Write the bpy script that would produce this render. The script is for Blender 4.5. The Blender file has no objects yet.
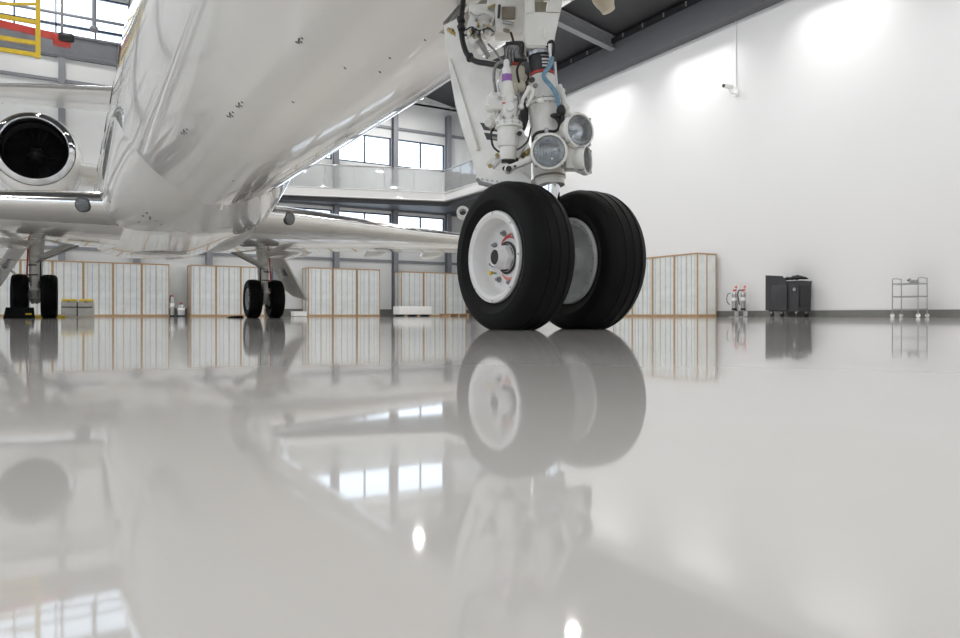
import bpy, bmesh, math, random
from mathutils import Vector, Matrix
from mathutils.bvhtree import BVHTree
random.seed(7)
PI = math.pi
sc = bpy.context.scene
COL = sc.collection
# ------------------------------------------------------------------ camera: world X = across the hangar, Y = along it
TH = math.radians(30.5); CT, ST = math.cos(TH), math.sin(TH)
F = 720.0; CX, HY = 480.0, 315.5; CAMZ = 0.052
def at(px, py, D):
    """world point seen at a pixel at camera depth D (used to measure positions)"""
    X = (px-CX)/F*D; Z = CAMZ + (HY-py)/F*D
    return Vector((CT*X+ST*D, -ST*X+CT*D, Z))
cam_d = bpy.data.cameras.new('camera'); cam = bpy.data.objects.new('camera', cam_d); COL.objects.link(cam)
cam.location = (0, 0, CAMZ); cam.rotation_euler = (PI/2, 0, -TH)
cam_d.sensor_width = 36; cam_d.lens = 36*F/960; cam_d.shift_y = -3.5/960; cam_d.clip_start = .02; cam_d.clip_end = 300
sc.camera = cam
sc.view_settings.view_transform = 'Standard'; sc.view_settings.look = 'None'; sc.view_settings.gamma = 1
sc.view_settings.exposure = .22
# ------------------------------------------------------------------ materials
def mat(name, col, rough=.5, metal=0., var=.06, scale=6., bump=0., bscale=40., coat=0., ior=1.5, rvar=0., spec=.5, cior=1.5):
    m = bpy.data.materials.new(name); m.use_nodes = True
    nt = m.node_tree; b = nt.nodes['Principled BSDF']; N = nt.nodes.new; L = nt.links.new
    tc = N('ShaderNodeTexCoord'); no = N('ShaderNodeTexNoise'); no.inputs['Scale'].default_value = scale; no.inputs['Detail'].default_value = 4
    L(tc.outputs['Object'], no.inputs['Vector'])
    r = N('ShaderNodeValToRGB'); c = Vector(col)
    r.color_ramp.elements[0].position = .3; r.color_ramp.elements[1].position = .7
    r.color_ramp.elements[0].color = (*[max(0, x*(1-var)) for x in c], 1); r.color_ramp.elements[1].color = (*[min(1, x*(1+var)) for x in c], 1)
    L(no.outputs['Fac'], r.inputs['Fac']); L(r.outputs['Color'], b.inputs['Base Color'])
    b.inputs['Roughness'].default_value = rough; b.inputs['Metallic'].default_value = metal
    b.inputs['Coat Weight'].default_value = coat; b.inputs['Coat Roughness'].default_value = .02; b.inputs['IOR'].default_value = ior
    b.inputs['Specular IOR Level'].default_value = spec; b.inputs['Coat IOR'].default_value = cior
    if rvar:
        mr = N('ShaderNodeMapRange'); mr.inputs['To Min'].default_value = max(0, rough-rvar); mr.inputs['To Max'].default_value = rough+rvar
        L(no.outputs['Fac'], mr.inputs['Value']); L(mr.outputs['Result'], b.inputs['Roughness'])
    if bump:
        n2 = N('ShaderNodeTexNoise'); n2.inputs['Scale'].default_value = bscale; n2.inputs['Detail'].default_value = 3
        L(tc.outputs['Object'], n2.inputs['Vector']); bp = N('ShaderNodeBump'); bp.inputs['Strength'].default_value = bump; bp.inputs['Distance'].default_value = .01
        L(n2.outputs['Fac'], bp.inputs['Height']); L(bp.outputs['Normal'], b.inputs['Normal'])
    return m
def glass_mat(name, tint=(1, 1, 1), refl=.5, body=0., bodycol=(.8, .85, .85), ribs=False):
    m = bpy.data.materials.new(name); m.use_nodes = True; nt = m.node_tree; nt.nodes.clear(); N = nt.nodes.new; L = nt.links.new
    o = N('ShaderNodeOutputMaterial'); t = N('ShaderNodeBsdfTransparent'); t.inputs['Color'].default_value = (*tint, 1)
    g = N('ShaderNodeBsdfGlossy'); g.inputs['Roughness'].default_value = .02; fr = N('ShaderNodeFresnel'); fr.inputs['IOR'].default_value = 1.45
    mx = N('ShaderNodeMixShader'); mu = N('ShaderNodeMath'); mu.operation = 'MULTIPLY'; mu.inputs[1].default_value = refl
    L(fr.outputs[0], mu.inputs[0]); L(mu.outputs[0], mx.inputs[0])
    if body:
        d = N('ShaderNodeBsdfDiffuse'); d.inputs['Color'].default_value = (*bodycol, 1); m2 = N('ShaderNodeMixShader'); m2.inputs[0].default_value = body
        L(t.outputs[0], m2.inputs[1]); L(d.outputs[0], m2.inputs[2])
        if ribs:
            tc = N('ShaderNodeTexCoord'); wv = N('ShaderNodeTexWave'); wv.inputs['Scale'].default_value = 42; wv.inputs['Distortion'].default_value = .2
            rp = N('ShaderNodeMapRange'); rp.inputs['To Min'].default_value = body*.2; rp.inputs['To Max'].default_value = body*2.6
            L(tc.outputs['Object'], wv.inputs['Vector']); L(wv.outputs['Fac'], rp.inputs['Value']); L(rp.outputs['Result'], m2.inputs[0])
        L(m2.outputs[0], mx.inputs[1])
    else:
        L(t.outputs[0], mx.inputs[1])
    L(g.outputs[0], mx.inputs[2]); L(mx.outputs[0], o.inputs[0]); return m
def emis(name, col, s):
    m = bpy.data.materials.new(name); m.use_nodes = True; b = m.node_tree.nodes['Principled BSDF']
    b.inputs['Emission Color'].default_value = (*col, 1); b.inputs['Emission Strength'].default_value = s; b.inputs['Base Color'].default_value = (*col, 1); return m
M = {}
M['paint'] = mat('aircraft_white_paint', (.79, .785, .765), .2, var=.015, scale=1.2, coat=1., bump=.012, bscale=2.5, cior=1.9)
M['bright'] = mat('polished_leading_edge', (.86, .855, .84), .16, 1, var=.05, scale=3, rvar=.05)
M['chrome'] = mat('chrome', (.82, .83, .86), .06, 1, var=.03)
M['rubber'] = mat('tyre_rubber', (.0042, .0042, .0045), .55, var=.25, scale=9, bump=.1, bscale=140, spec=.16)
M['wheel'] = mat('white_wheel_paint', (.80, .79, .79), .3, var=.03, scale=12, coat=.3)
M['wheelgrey'] = mat('grey_wheel_paint', (.55, .56, .57), .35, var=.08, scale=14)
M['gear'] = mat('gear_white_paint', (.80, .79, .755), .3, var=.06, scale=14, coat=.3)
M['cream'] = mat('cream_primer', (.62, .58, .47), .45, var=.12, scale=16)
M['steel'] = mat('brushed_steel', (.45, .45, .46), .32, 1, var=.1, scale=20)
M['darkmetal'] = mat('dark_metal', (.055, .055, .058), .45, .5, var=.2, scale=20)
M['hose'] = mat('black_hose', (.012, .012, .013), .45, var=.2, scale=30)
M['greyhose'] = mat('grey_braided_hose', (.25, .25, .25), .5, .3, var=.3, scale=120)
M['bluehose'] = mat('blue_sleeve', (.17, .32, .45), .55, var=.2, scale=60)
M['bluewrap'] = mat('blue_wrap', (.09, .13, .25), .4, var=.15, scale=20)
M['red'] = mat('red_paint', (.52, .05, .035), .4, var=.08)
M['salmon'] = mat('faded_red_mark', (.75, .27, .2), .45, var=.08)
M['purple'] = mat('purple_band', (.33, .14, .46), .4, var=.1)
M['yellow'] = mat('yellow_paint', (.72, .50, .03), .45, var=.08)
M['white'] = mat('white_plastic', (.8, .8, .79), .4, var=.03)
M['black'] = mat('black_plastic', (.016, .016, .018), .5, var=.15)
M['mark'] = mat('dark_lettering', (.08, .08, .08), .5, var=.1)
M['brass'] = mat('brass_fitting', (.48, .37, .16), .35, 1, var=.15)
M['grey'] = mat('grey_paint', (.25, .255, .26), .45, var=.06)
M['fan'] = mat('fan_blade', (.06, .06, .065), .35, .7, var=.2)
M['floor'] = mat('floor_resin', (.70, .68, .655), .045, var=.03, scale=.35, ior=1.42, rvar=.015, bump=.006, bscale=1.1)
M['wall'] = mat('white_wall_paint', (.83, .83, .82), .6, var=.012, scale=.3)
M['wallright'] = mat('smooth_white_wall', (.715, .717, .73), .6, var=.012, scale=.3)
M['wallgrey'] = mat('wall_panel', (.74, .755, .76), .5, var=.02, scale=.5)
M['base'] = mat('grey_baseboard', (.16, .163, .155), .55, var=.08)
M['roof'] = mat('dark_roof_deck', (.045, .046, .051), .6, var=.1, scale=1.5)
M['beam'] = mat('grey_steel_beam', (.25, .255, .265), .5, var=.05)
M['fascia'] = mat('grey_fascia', (.105, .107, .118), .6, var=.04)
M['column'] = mat('grey_steel_column', (.22, .23, .255), .45, var=.05)
M['frame'] = mat('blue_black_window_frame', (.03, .05, .09), .4, var=.1)
M['slab'] = mat('white_slab_edge', (.78, .78, .78), .3, var=.02, coat=.3)
M['pane'] = glass_mat('window_glass', refl=.5)
M['rail'] = glass_mat('balustrade_glass', (.95, .97, .97), .9, .3, (.82, .83, .84))
M['lens'] = glass_mat('lamp_lens', (.95, .97, 1), 1.0, .10, ribs=True)
M['reflector'] = mat('lamp_reflector', (.62, .63, .64), .2, 1, var=.05, scale=30)
M['wood'] = mat('pine_frame', (.42, .275, .15), .5, var=.2, scale=18)
M['sheet'] = mat('wrapped_panel', (.70, .72, .71), .16, var=.07, scale=3, coat=.5, bump=.25, bscale=5)
M['bluestrip'] = mat('blue_edge_strip', (.36, .47, .62), .4, var=.1)
M['greystrip'] = mat('grey_edge_strip', (.47, .48, .48), .4, var=.1)
M['bin'] = mat('charcoal_bin', (.035, .036, .042), .5, var=.12)
M['cloth'] = mat('black_cloth', (.010, .010, .012), .85, var=.2, bump=.4, bscale=30)
M['lamp'] = emis('lamp_face', (1, .97, .92), 14)
M['tan'] = mat('tan_probe', (.62, .56, .44), .35, .3, var=.08)
M['caseg'] = mat('grey_case', (.36, .355, .33), .5, var=.08)
M['dark'] = mat('dark_recess', (.03, .03, .03), .7, var=.1)
M['brown'] = mat('brown_recess', (.27, .235, .19), .6, var=.15)
# ------------------------------------------------------------------ mesh builder
def frame_of(d):
    d = Vector(d).normalized(); up = Vector((0, 0, 1)) if abs(d.z) < .95 else Vector((1, 0, 0))
    x = up.cross(d).normalized(); return x, d.cross(x).normalized(), d
class MB:
    def __init__(s): s.bm = bmesh.new()
    def add(s, vs, fs):
        v = [s.bm.verts.new(p) for p in vs]; out = []
        for f in fs:
            try: out.append(s.bm.faces.new([v[i] for i in f]))
            except ValueError: pass
        return out
    def box(s, c, d, R=None, bev=0):
        h = Vector(d)/2; c = Vector(c)
        vs = [Vector((x*h.x, y*h.y, z*h.z)) for x in (-1, 1) for y in (-1, 1) for z in (-1, 1)]
        if R is not None: vs = [R @ v for v in vs]
        fs = s.add([c+v for v in vs], [(0, 1, 3, 2), (4, 6, 7, 5), (0, 4, 5, 1), (2, 3, 7, 6), (0, 2, 6, 4), (1, 5, 7, 3)])
        if bev:
            es = list({e for f in fs for e in f.edges})
            bmesh.ops.bevel(s.bm, geom=es, offset=bev, segments=2, affect='EDGES', profile=.5)
        return s
    def bar(s, a, b, w, h=None, bev=0):
        a, b = Vector(a), Vector(b); x, y, z = frame_of(b-a)
        R = Matrix((x, y, z)).transposed(); return s.box((a+b)/2, (w, h or w, (b-a).length), R, bev)
    def lathe(s, prof, o, d, n=40, cap=True):
        """prof = [(r, distance along d)]"""
        x, y, z = frame_of(d); o = Vector(o); vs = []; fs = []
        for r, t in prof:
            for k in range(n):
                a = 2*PI*k/n; vs.append(o+z*t+(x*math.cos(a)+y*math.sin(a))*max(r, 1e-5))
        for i in range(len(prof)-1):
            for k in range(n):
                k2 = (k+1) % n; fs.append((i*n+k, i*n+k2, (i+1)*n+k2, (i+1)*n+k))
        if cap:
            fs.append(tuple(reversed(range(n)))); q = (len(prof)-1)*n; fs.append(tuple(range(q, q+n)))
        s.add(vs, fs); return s
    def cyl(s, a, b, r, r2=None, n=24, bev=0):
        a, b = Vector(a), Vector(b); l = (b-a).length; r2 = r if r2 is None else r2
        p = [(r-bev, 0), (r, bev), (r2, l-bev), (r2-bev, l)] if bev else [(r, 0), (r2, l)]
        return s.lathe(p, a, b-a, n)
    def tube(s, pts, r, n=10, smooth=5, closed=False):
        P = [Vector(p) for p in pts]
        if smooth and len(P) > 2:
            Q = []
            for i in range(len(P)-1):
                p0 = P[max(0, i-1)]; p1 = P[i]; p2 = P[i+1]; p3 = P[min(len(P)-1, i+2)]
                for k in range(smooth):
                    t = k/smooth; Q.append(.5*((2*p1)+(p2-p0)*t+(2*p0-5*p1+4*p2-p3)*t*t+(3*p1-p0-3*p2+p3)*t**3))
            Q.append(P[-1]); P = Q
        vs = []; fs = []; x = None
        for i, p in enumerate(P):
            d = (P[min(i+1, len(P)-1)]-P[max(i-1, 0)]).normalized()
            if x is None: x = frame_of(d)[0]
            x = (x-d*x.dot(d)).normalized(); y = d.cross(x)
            for k in range(n):
                a = 2*PI*k/n; vs.append(p+(x*math.cos(a)+y*math.sin(a))*r)
        for i in range(len(P)-1):
            for k in range(n):
                k2 = (k+1) % n; fs.append((i*n+k, i*n+k2, (i+1)*n+k2, (i+1)*n+k))
        fs.append(tuple(reversed(range(n)))); q = (len(P)-1)*n; fs.append(tuple(range(q, q+n)))
        s.add(vs, fs); return s
    def loft(s, rings, closed=True, cap=True, skip=None):
        n = len(rings[0]); vs = [p for r in rings for p in r]; fs = []
        for i in range(len(rings)-1):
            for k in range(n if closed else n-1):
                if skip and skip(i, k): continue
                k2 = (k+1) % n; fs.append((i*n+k, i*n+k2, (i+1)*n+k2, (i+1)*n+k))
        if cap:
            fs.append(tuple(reversed(range(n)))); q = (len(rings)-1)*n; fs.append(tuple(range(q, q+n)))
        s.add(vs, fs); return s
    def plate(s, poly, off):
        n = len(poly); off = Vector(off); vs = [Vector(p) for p in poly]+[Vector(p)+off for p in poly]
        s.add(vs, [tuple(range(n)), tuple(reversed(range(n, 2*n)))]+[(i, (i+1) % n, n+(i+1) % n, n+i) for i in range(n)]); return s
    def ball(s, c, r, seg=20):
        rr = r if hasattr(r, '__len__') else (r, r, r)
        m = Matrix.Translation(Vector(c)) @ Matrix.Diagonal((*rr, 1))
        bmesh.ops.create_uvsphere(s.bm, u_segments=seg, v_segments=seg//2, radius=1, matrix=m); return s
    def build(s, name, m, parent=None, ang=35):
        bmesh.ops.recalc_face_normals(s.bm, faces=s.bm.faces)
        me = bpy.data.meshes.new(name); s.bm.to_mesh(me); s.bm.free()
        for p in me.polygons: p.use_smooth = True
        me.set_sharp_from_angle(angle=math.radians(ang))
        me.materials.append(m if not isinstance(m, str) else M[m])
        o = bpy.data.objects.new(name, me); COL.objects.link(o)
        if parent: o.parent = parent
        return o
def tag(o, label=None, cat=None, group=None, kind=None):
    if label: o['label'] = label
    if cat: o['category'] = cat
    if group: o['group'] = group
    if kind: o['kind'] = kind
    return o
def empty(name, loc=(0, 0, 0), rz=0, parent=None):
    o = bpy.data.objects.new(name, None); COL.objects.link(o); o.location = loc; o.rotation_euler = (0, 0, rz); o.empty_display_size = .1
    if parent: o.parent = parent
    return o
def struct(o): o['kind'] = 'structure'; return o
def copy_tree(o, parent=None):
    c = o.copy(); COL.objects.link(c); c.parent = parent
    for ch in list(o.children): copy_tree(ch, c)
    return c
# ------------------------------------------------------------------ the hangar
PR, PL, TB, TF = 19.0, -23.0, 33.2, -14.0
RIDGE, ZR, ZE = -2.0, 14.6, 10.75
def roof_z(p): return ZE+(ZR-ZE)*(1-abs(p-RIDGE)/21.0)
struct(MB().box(((PR+PL)/2, (TB+TF)/2, -.1), (PR-PL+1, TB-TF+1, .2)).build('floor', 'floor'))
def holes(name, m, u0, u1, z1, hs, axis, c, th):
    """a wall with rectangular openings; axis 'x' runs across, 'y' runs along"""
    us = sorted({u0, u1, *[h[0] for h in hs], *[h[1] for h in hs]}); zs = sorted({0, z1, *[h[2] for h in hs], *[h[3] for h in hs]})
    b = MB()
    for i in range(len(us)-1):
        run = None
        for j in range(len(zs)-1):
            um, zm = (us[i]+us[i+1])/2, (zs[j]+zs[j+1])/2
            solid = not any(h[0] < um < h[1] and h[2] < zm < h[3] for h in hs)
            if solid and run is None: run = zs[j]
            if run is not None and (not solid or j == len(zs)-2):
                top = zs[j+1] if solid else zs[j]
                cu, su, cz, sz = um, us[i+1]-us[i], (run+top)/2, top-run
                b.box((cu, c, cz) if axis == 'x' else (c, cu, cz), (su, th, sz) if axis == 'x' else (th, su, sz)); run = None
    return struct(b.build(name, m))
WIN = [(8.75, 11.35, 7.5, 8.9), (11.65, 14.4, 7.5, 8.9), (14.7, 17.4, 7.5, 8.9), (8.75, 11.35, 3.9, 5.1), (11.65, 14.4, 3.9, 5.1), (14.7, 17.4, 3.9, 5.1), (-7, 7, 10.3, 13.0)]
holes('wall_back', 'wallgrey', PL, PR, ZE+.1, [w for w in WIN if w[3] < 10], 'x', TB+.1, .2)
# the gable above the eaves, with the clerestory opening
g = MB()
for a, b_, lo, hi in ((PL, -7, ZE, None), (7, PR, ZE, None), (-7, 7, 13.0, None)):
    pts = [(a, TB, lo), (b_, TB, lo), (b_, TB, max(roof_z(b_), lo))] + ([(RIDGE, TB, ZR)] if a < RIDGE < b_ else []) + [(a, TB, max(roof_z(a), lo))]
    g.plate(pts, (0, .2, 0))
g.box((0, TB+.1, ZE-.2), (.01, .01, .01))
struct(g.build('wall_gable', 'wallgrey'))
LW = [(-10+7*k, -4.2+7*k, 3.0, 5.6) for k in range(6)] + [(-10+7*k, -4.2+7*k, 7.0, 9.4) for k in range(6)]
holes('wall_left', 'wall', TF, TB, ZE, LW, 'y', PL-.1, .2)
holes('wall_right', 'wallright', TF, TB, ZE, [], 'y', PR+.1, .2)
FW = [(-18+6*k, -13+6*k, 5.2, 7.6) for k in range(6)]
holes('wall_front', 'wall', PL, PR, ZE, FW, 'x', TF-.1, .2)
struct(MB().plate([(PL, TF-.1, ZE), (PR, TF-.1, ZE), (RIDGE, TF-.1, ZR)], (0, -.2, 0)).build('wall_front_gable', 'wall'))
r = MB()
for a, b_ in ((PL-.3, RIDGE), (RIDGE, PR+.3)):
    r.plate([(a, TF-.3, roof_z(a)), (b_, TF-.3, roof_z(b_)), (b_, TB+.3, roof_z(b_)), (a, TB+.3, roof_z(a))], (0, 0, .2))
struct(r.build('ceiling', 'roof'))
def window(i, u0, u1, z0, z1, axis, c, nm, hm=0, fw=.06):
    f = MB(); d = .12
    P = (lambda u, z: (u, c, z)) if axis == 'x' else (lambda u, z: (c, u, z))
    S = (lambda su, sz: (su, d, sz)) if axis == 'x' else (lambda su, sz: (d, su, sz))
    for z in (z0+fw/2, z1-fw/2): f.box(P((u0+u1)/2, z), S(u1-u0, fw))
    for k in range(nm+1):
        u = u0+fw/2+(u1-u0-fw)*k/nm; f.box(P(u, (z0+z1)/2), S(fw, z1-z0))
    for k in range(1, hm+1): f.box(P((u0+u1)/2, z0+(z1-z0)*k/(hm+1)), S(u1-u0, fw*1.6))
    o = struct(f.build('window_%d' % i, 'frame'))
    p = MB().box(P((u0+u1)/2, (z0+z1)/2), (u1-u0, .012, z1-z0) if axis == 'x' else (.012, u1-u0, z1-z0)).build('window_pane', 'pane', o)
    return o
wi = 1
for w in WIN:
    window(wi, *w, 'x', TB+.06, 2 if w[3] < 10 else 10, 0 if w[3] < 10 else 1); wi += 1
for w in LW: window(wi, *w, 'y', PL-.06, 4); wi += 1
for w in FW: window(wi, *w, 'x', TF-.06, 4, 1); wi += 1
# baseboards
struct(MB().box((PR-.012, (TB+TF)/2, .1), (.024, TB-TF, .2)).build('baseboard_right', 'base'))
struct(MB().box(((PR+PL)/2, TB-.015, .18), (PR-PL, .03, .36)).build('baseboard_back', 'base'))
# eaves band above the right-hand wall, its dark cable slot, the rafters
struct(MB().box((PR-.25, (TB+TF)/2, 10.12), (.5, TB-TF, 1.06)).build('trim_1', 'fascia'))
s_ = MB().box((PR-.56, (TB+TF)/2, 10.60), (.12, TB-TF, .16)).build('trim_2', 'black'); struct(s_)
k_ = MB()
for k in range(44): k_.box((PR-.63, TF+1+k*1.05, 10.6), (.03, .05, .16))
k_.build('slot_clip', 'grey', s_)
for t in (TF+.5, -3, 3.2, 9.3, 15.3, 21.3, 27.3):
    b = MB()
    for sgn in (1, -1):
        x0 = PR-.5 if sgn > 0 else PL+.3
        for dz, wd, h in ((-.55, .30, .05), (-.33, .06, .42), (-.1, .30, .05)):
            b.bar((x0, t, roof_z(x0)+dz), (RIDGE, t, ZR+dz), h if False else wd, h)
    struct(b.build('roof_beam', 'beam'))
# one long steel girder across the hangar near the back wall
g = MB().box((-4, 30, 10.12), (26, .35, .06)).box((-4, 30, 9.43), (26, .35, .06)).box((-4, 30, 9.78), (26, .1, .7))
for k in range(9): g.box((-16+3*k, 30, 9.78), (.05, .3, .66))
struct(g.build('girder_beam', 'column'))
g = MB().cyl((-17, 32.6, 11.0), (7, 32.6, 11.0), .1).cyl((-17, 32.7, 11.9), (7, 32.7, 11.9), .06); struct(g.build('trim_3', 'column'))
for p in (-8.6, -5.6, -2.7, .2, 2.9, 5.75, 8.6, 11.5, 14.55, 17.55):
    b = MB().box((p, TB-.14, 5.2), (.05, .28, 10.4)).box((p, TB-.02, 5.2), (.24, .04, 10.4)).box((p, TB-.29, 5.2), (.24, .04, 10.4))
    struct(b.build('steel_column', 'column'))
# rails of the wall cladding
b = MB()
for z in (2.75, 5.3, 9.4): b.box((6, TB-.05, z), (26, .1, .12))
struct(b.build('trim_4', 'column'))
# ------------------------------------------------------------------ mezzanine
ZS0, ZS1 = 5.52, 5.93
FRT = [(6.6, 33.18), (8.0, 32.85), (16.0, 30.5), (16.0, 26.0), (18.97, 26.0), (18.97, 33.18)]
sl = MB().plate([(x, y, ZS0) for x, y in FRT], (0, 0, ZS1-ZS0)); bmesh.ops.bevel(sl.bm, geom=list(sl.bm.edges), offset=.05, segments=3, affect='EDGES')
sl = struct(sl.build('mezzanine_slab', 'slab'))
MB().plate([(7.4, 33.15, ZS0-.22), (8.3, 32.95, ZS0-.22), (16.2, 30.7, ZS0-.22), (16.2, 26.2, ZS0-.22), (18.95, 26.2, ZS0-.22), (18.95, 33.15, ZS0-.22)], (0, 0, .21)).build('underside_beam', 'roof', sl)
rl = empty('glass_railing', (10, 30.45, ZS1)); tag(rl, 'glass balustrade with a thin steel top rail along the white mezzanine edge', 'railing')
def rel(o, root):      # keep a mesh drawn in world coordinates under a placed Empty
    o.parent = root; o.matrix_parent_inverse = (Matrix.Translation(root.location) @ Matrix.Rotation(root.rotation_euler.z, 4, 'Z')).inverted(); return o
def panes(a, b_, n):
    a, b_ = Vector((*a, 0)), Vector((*b_, 0)); ln = (b_-a).length/n; ang = math.atan2((b_-a).y, (b_-a).x)
    for k in range(n):
        c = a+(b_-a)*(k+.5)/n; rel(MB().box((c.x, c.y, ZS1+.53), (ln-.03, .018, 1.0), Matrix.Rotation(ang, 3, 'Z')).build('glass_panel', 'rail'), rl)
        c = a+(b_-a)*k/n; rel(MB().box((c.x, c.y, ZS1+.52), (.03, .03, 1.04), Matrix.Rotation(ang, 3, 'Z')).build('post', 'steel'), rl)
panes((8.0, 32.91), (15.93, 30.58), 6); panes((16.05, 30.5), (16.05, 26.07), 3); panes((16.08, 26.06), (18.9, 26.06), 2)
rel(MB().tube([(7.2, 33.1, ZS1+1.06), (8.0, 32.91, ZS1+1.06), (15.98, 30.56, ZS1+1.06), (16.05, 30.5, ZS1+1.06), (16.05, 26.06, ZS1+1.06), (18.95, 26.06, ZS1+1.06)], .03, smooth=0).build('top_rail', 'steel'), rl)
# ------------------------------------------------------------------ lights
def area(loc, size, w, col=(1, .985, .955), rot=(0, 0, 0), spread=180):
    l = bpy.data.lights.new('ceiling_lamp', 'AREA'); l.shape = 'RECTANGLE'; l.size = size[0]; l.size_y = size[1]; l.energy = w; l.color = col; l.spread = math.radians(spread)
    o = bpy.data.objects.new('ceiling_lamp', l); COL.objects.link(o); o.location = loc; o.rotation_euler = rot; return o
LP = 150
for t in (-9, -1.5, 6.0, 12.5, 18.8, 25.0, 30.4):
    for p in (-17, -8.5, 0, 8.5):
        area((p, t, roof_z(p)-.75), (.5, .3), LP)
    area((14.6, t, 10.35), (.35, .2), LP*.9)
w = bpy.data.worlds.new('daylight'); sc.world = w; w.use_nodes = True
bg = w.node_tree.nodes['Background']; bg.inputs[0].default_value = (.74, .86, 1, 1); bg.inputs[1].default_value = 2.6
for t in (-4, 2.0, 7.2, 12.2, 17.3, 22.2, 27.0): area((18.3, t, 9.57), (.18, 2.6), 40, spread=104)
# the lamp on the gallery wall that shows in the picture
lo = at(418, 98, 35.0); lmp = empty('hanging_flood_lamp', lo); tag(lmp, 'small bright flood lamp hanging above the mezzanine windows', 'lamp')
MB().box((0, 0, .06), (.5, .3, .1), bev=.02).build('housing', 'grey', lmp); MB().box((0, 0, 0), (.44, .26, .03)).build('lamp_face', 'lamp', lmp)
MB().cyl((0, 0, .1), (0, 0, roof_z(lo.x)-lo.z-.3), .02).build('drop_rod', 'grey', lmp)

# ================================================================== THE AIRCRAFT (local: x across, y aft, z up; origin on the floor under the nose leg)
ORG = Vector((1.61, 2.206, 0)); YAW = math.radians(-.8)
AC = empty('business_jet'); tag(AC, 'white business jet with chrome wing edges standing over the glossy hangar floor', 'aircraft')
ACM = Matrix.Translation(ORG) @ Matrix.Rotation(YAW, 4, 'Z'); ACI = ACM.inverted()
def G(px, py, d=0.): return ACI @ at(px, py, 2.72+d)
V = Vector
def part(mb, name, m, parent=None, ang=35): return mb.build(name, m, parent or AC, ang)
# ---- fuselage
FS = [(-2.75, 2.05, .03, .03), (-2.6, 2.06, .26, .22), (-2.2, 2.12, .55, .46), (-1.6, 2.24, .80, .72), (-1.0, 2.34, .93, .88), (-.3, 2.42, 1.02, 1.00), (.3, 2.46, 1.06, 1.06), (.9, 2.49, 1.09, 1.09), (1.6, 2.5, 1.105, 1.11), (2.5, 2.5, 1.11, 1.12)] + \
     [(3.5+1.0*k, 2.5, 1.11, 1.12) for k in range(12)] + [(15.5, 2.52, 1.10, 1.11), (17, 2.62, 1.03, 1.02), (18.5, 2.80, .86, .84), (20, 3.05, .62, .60), (21.5, 3.3, .36, .36), (22.6, 3.5, .12, .12)]
def interp(y):
    for i in range(len(FS)-1):
        if FS[i][0] <= y <= FS[i+1][0]:
            t = (y-FS[i][0])/(FS[i+1][0]-FS[i][0]); 
            p0, p1, p2, p3 = FS[max(i-1, 0)], FS[i], FS[i+1], FS[min(i+2, len(FS)-1)]
            out = []
            for q in (1, 2, 3):
                m1 = (p2[q]-p0[q])/(p2[0]-p0[0])*(p2[0]-p1[0]); m2 = (p3[q]-p1[q])/(p3[0]-p1[0])*(p2[0]-p1[0])
                out.append((2*t**3-3*t*t+1)*p1[q]+(t**3-2*t*t+t)*m1+(-2*t**3+3*t*t)*p2[q]+(t**3-t*t)*m2)
            return out
    return FS[-1][1:]
NF = 160; FX = -.05
ys = sorted(set([f[0] for f in FS]+[3.5+.25*k for k in range(36)]+[-2.4, -1.9, -1.3, -.65, -.15, .0, .15, .45, .6, .75, .85, 1.2, 2.0, 3.0]))
def ring(y):
    z, rx, rz = interp(y); return [V((FX+rx*math.sin(2*PI*k/NF), y, z-rz*math.cos(2*PI*k/NF))) for k in range(NF)]
BAY = (-.15, .85); BK = 7; BK2 = 0
fus = MB().loft([ring(y) for y in ys], skip=lambda i, k: BAY[0] <= ys[i] and ys[i+1] <= BAY[1]+.001 and (k < BK or k >= NF-BK2))
bmesh.ops.recalc_face_normals(fus.bm, faces=fus.bm.faces); fus.bm.normal_update(); fus_bvh = BVHTree.FromBMesh(fus.bm)
FUS = part(fus, 'fuselage', 'paint', ang=50)
# cabin windows (oval, dark) lie on the skin on both sides
for sx in (-1, 1):
    for k in range(6):
        y = 4.2+1.55*k; pts = []; ctr = None
        for rr in (1.0, .6, .25):
            R_ = []
            for j in range(28):
                th = 2*PI*j/28; yy = y+.30*rr*math.cos(th); z, rx, rz = interp(yy); a = .22+.17*rr*math.sin(th)
                R_.append(V((FX+sx*(rx+.004)*math.cos(a), yy, z+(rz+.004)*math.sin(a))))
            pts.append(R_)
        part(MB().loft(pts), 'cabin_window', 'black', FUS)
# gear bay: open white box in the belly with stiffeners
ba = MB(); x0 = FX+interp(.3)[1]*math.sin(2*PI*BK/NF); xl = FX-interp(.3)[1]*math.sin(2*PI*BK2/NF); zl = interp(.3)[0]-interp(.3)[2]*math.cos(2*PI*BK2/NF)
zb = interp(.3)[0]-interp(.3)[2]*math.cos(2*PI*BK/NF)
def quad(b, *p): b.add([V(q) for q in p], [(0, 1, 2, 3)])
zt = 2.0
quad(ba, (xl, BAY[0], zl), (xl, BAY[1], zl), (xl, BAY[1], zt), (xl, BAY[0], zt)); quad(ba, (x0, BAY[0], zb), (x0, BAY[1], zb), (x0, BAY[1], zt), (x0, BAY[0], zt))
for yb_ in BAY: quad(ba, (xl, yb_, zl), (x0, yb_, zb), (x0, yb_, zt), (xl, yb_, zt))
quad(ba, (xl, BAY[0], zt), (x0, BAY[0], zt), (x0, BAY[1], zt), (xl, BAY[1], zt))
bay = part(ba, 'gear_bay', 'gear')
for y in (.1, .4, .65): part(MB().box((x0-.015, y, 1.73), (.03, .03, .5)), 'stiffener', 'cream', bay)
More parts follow.
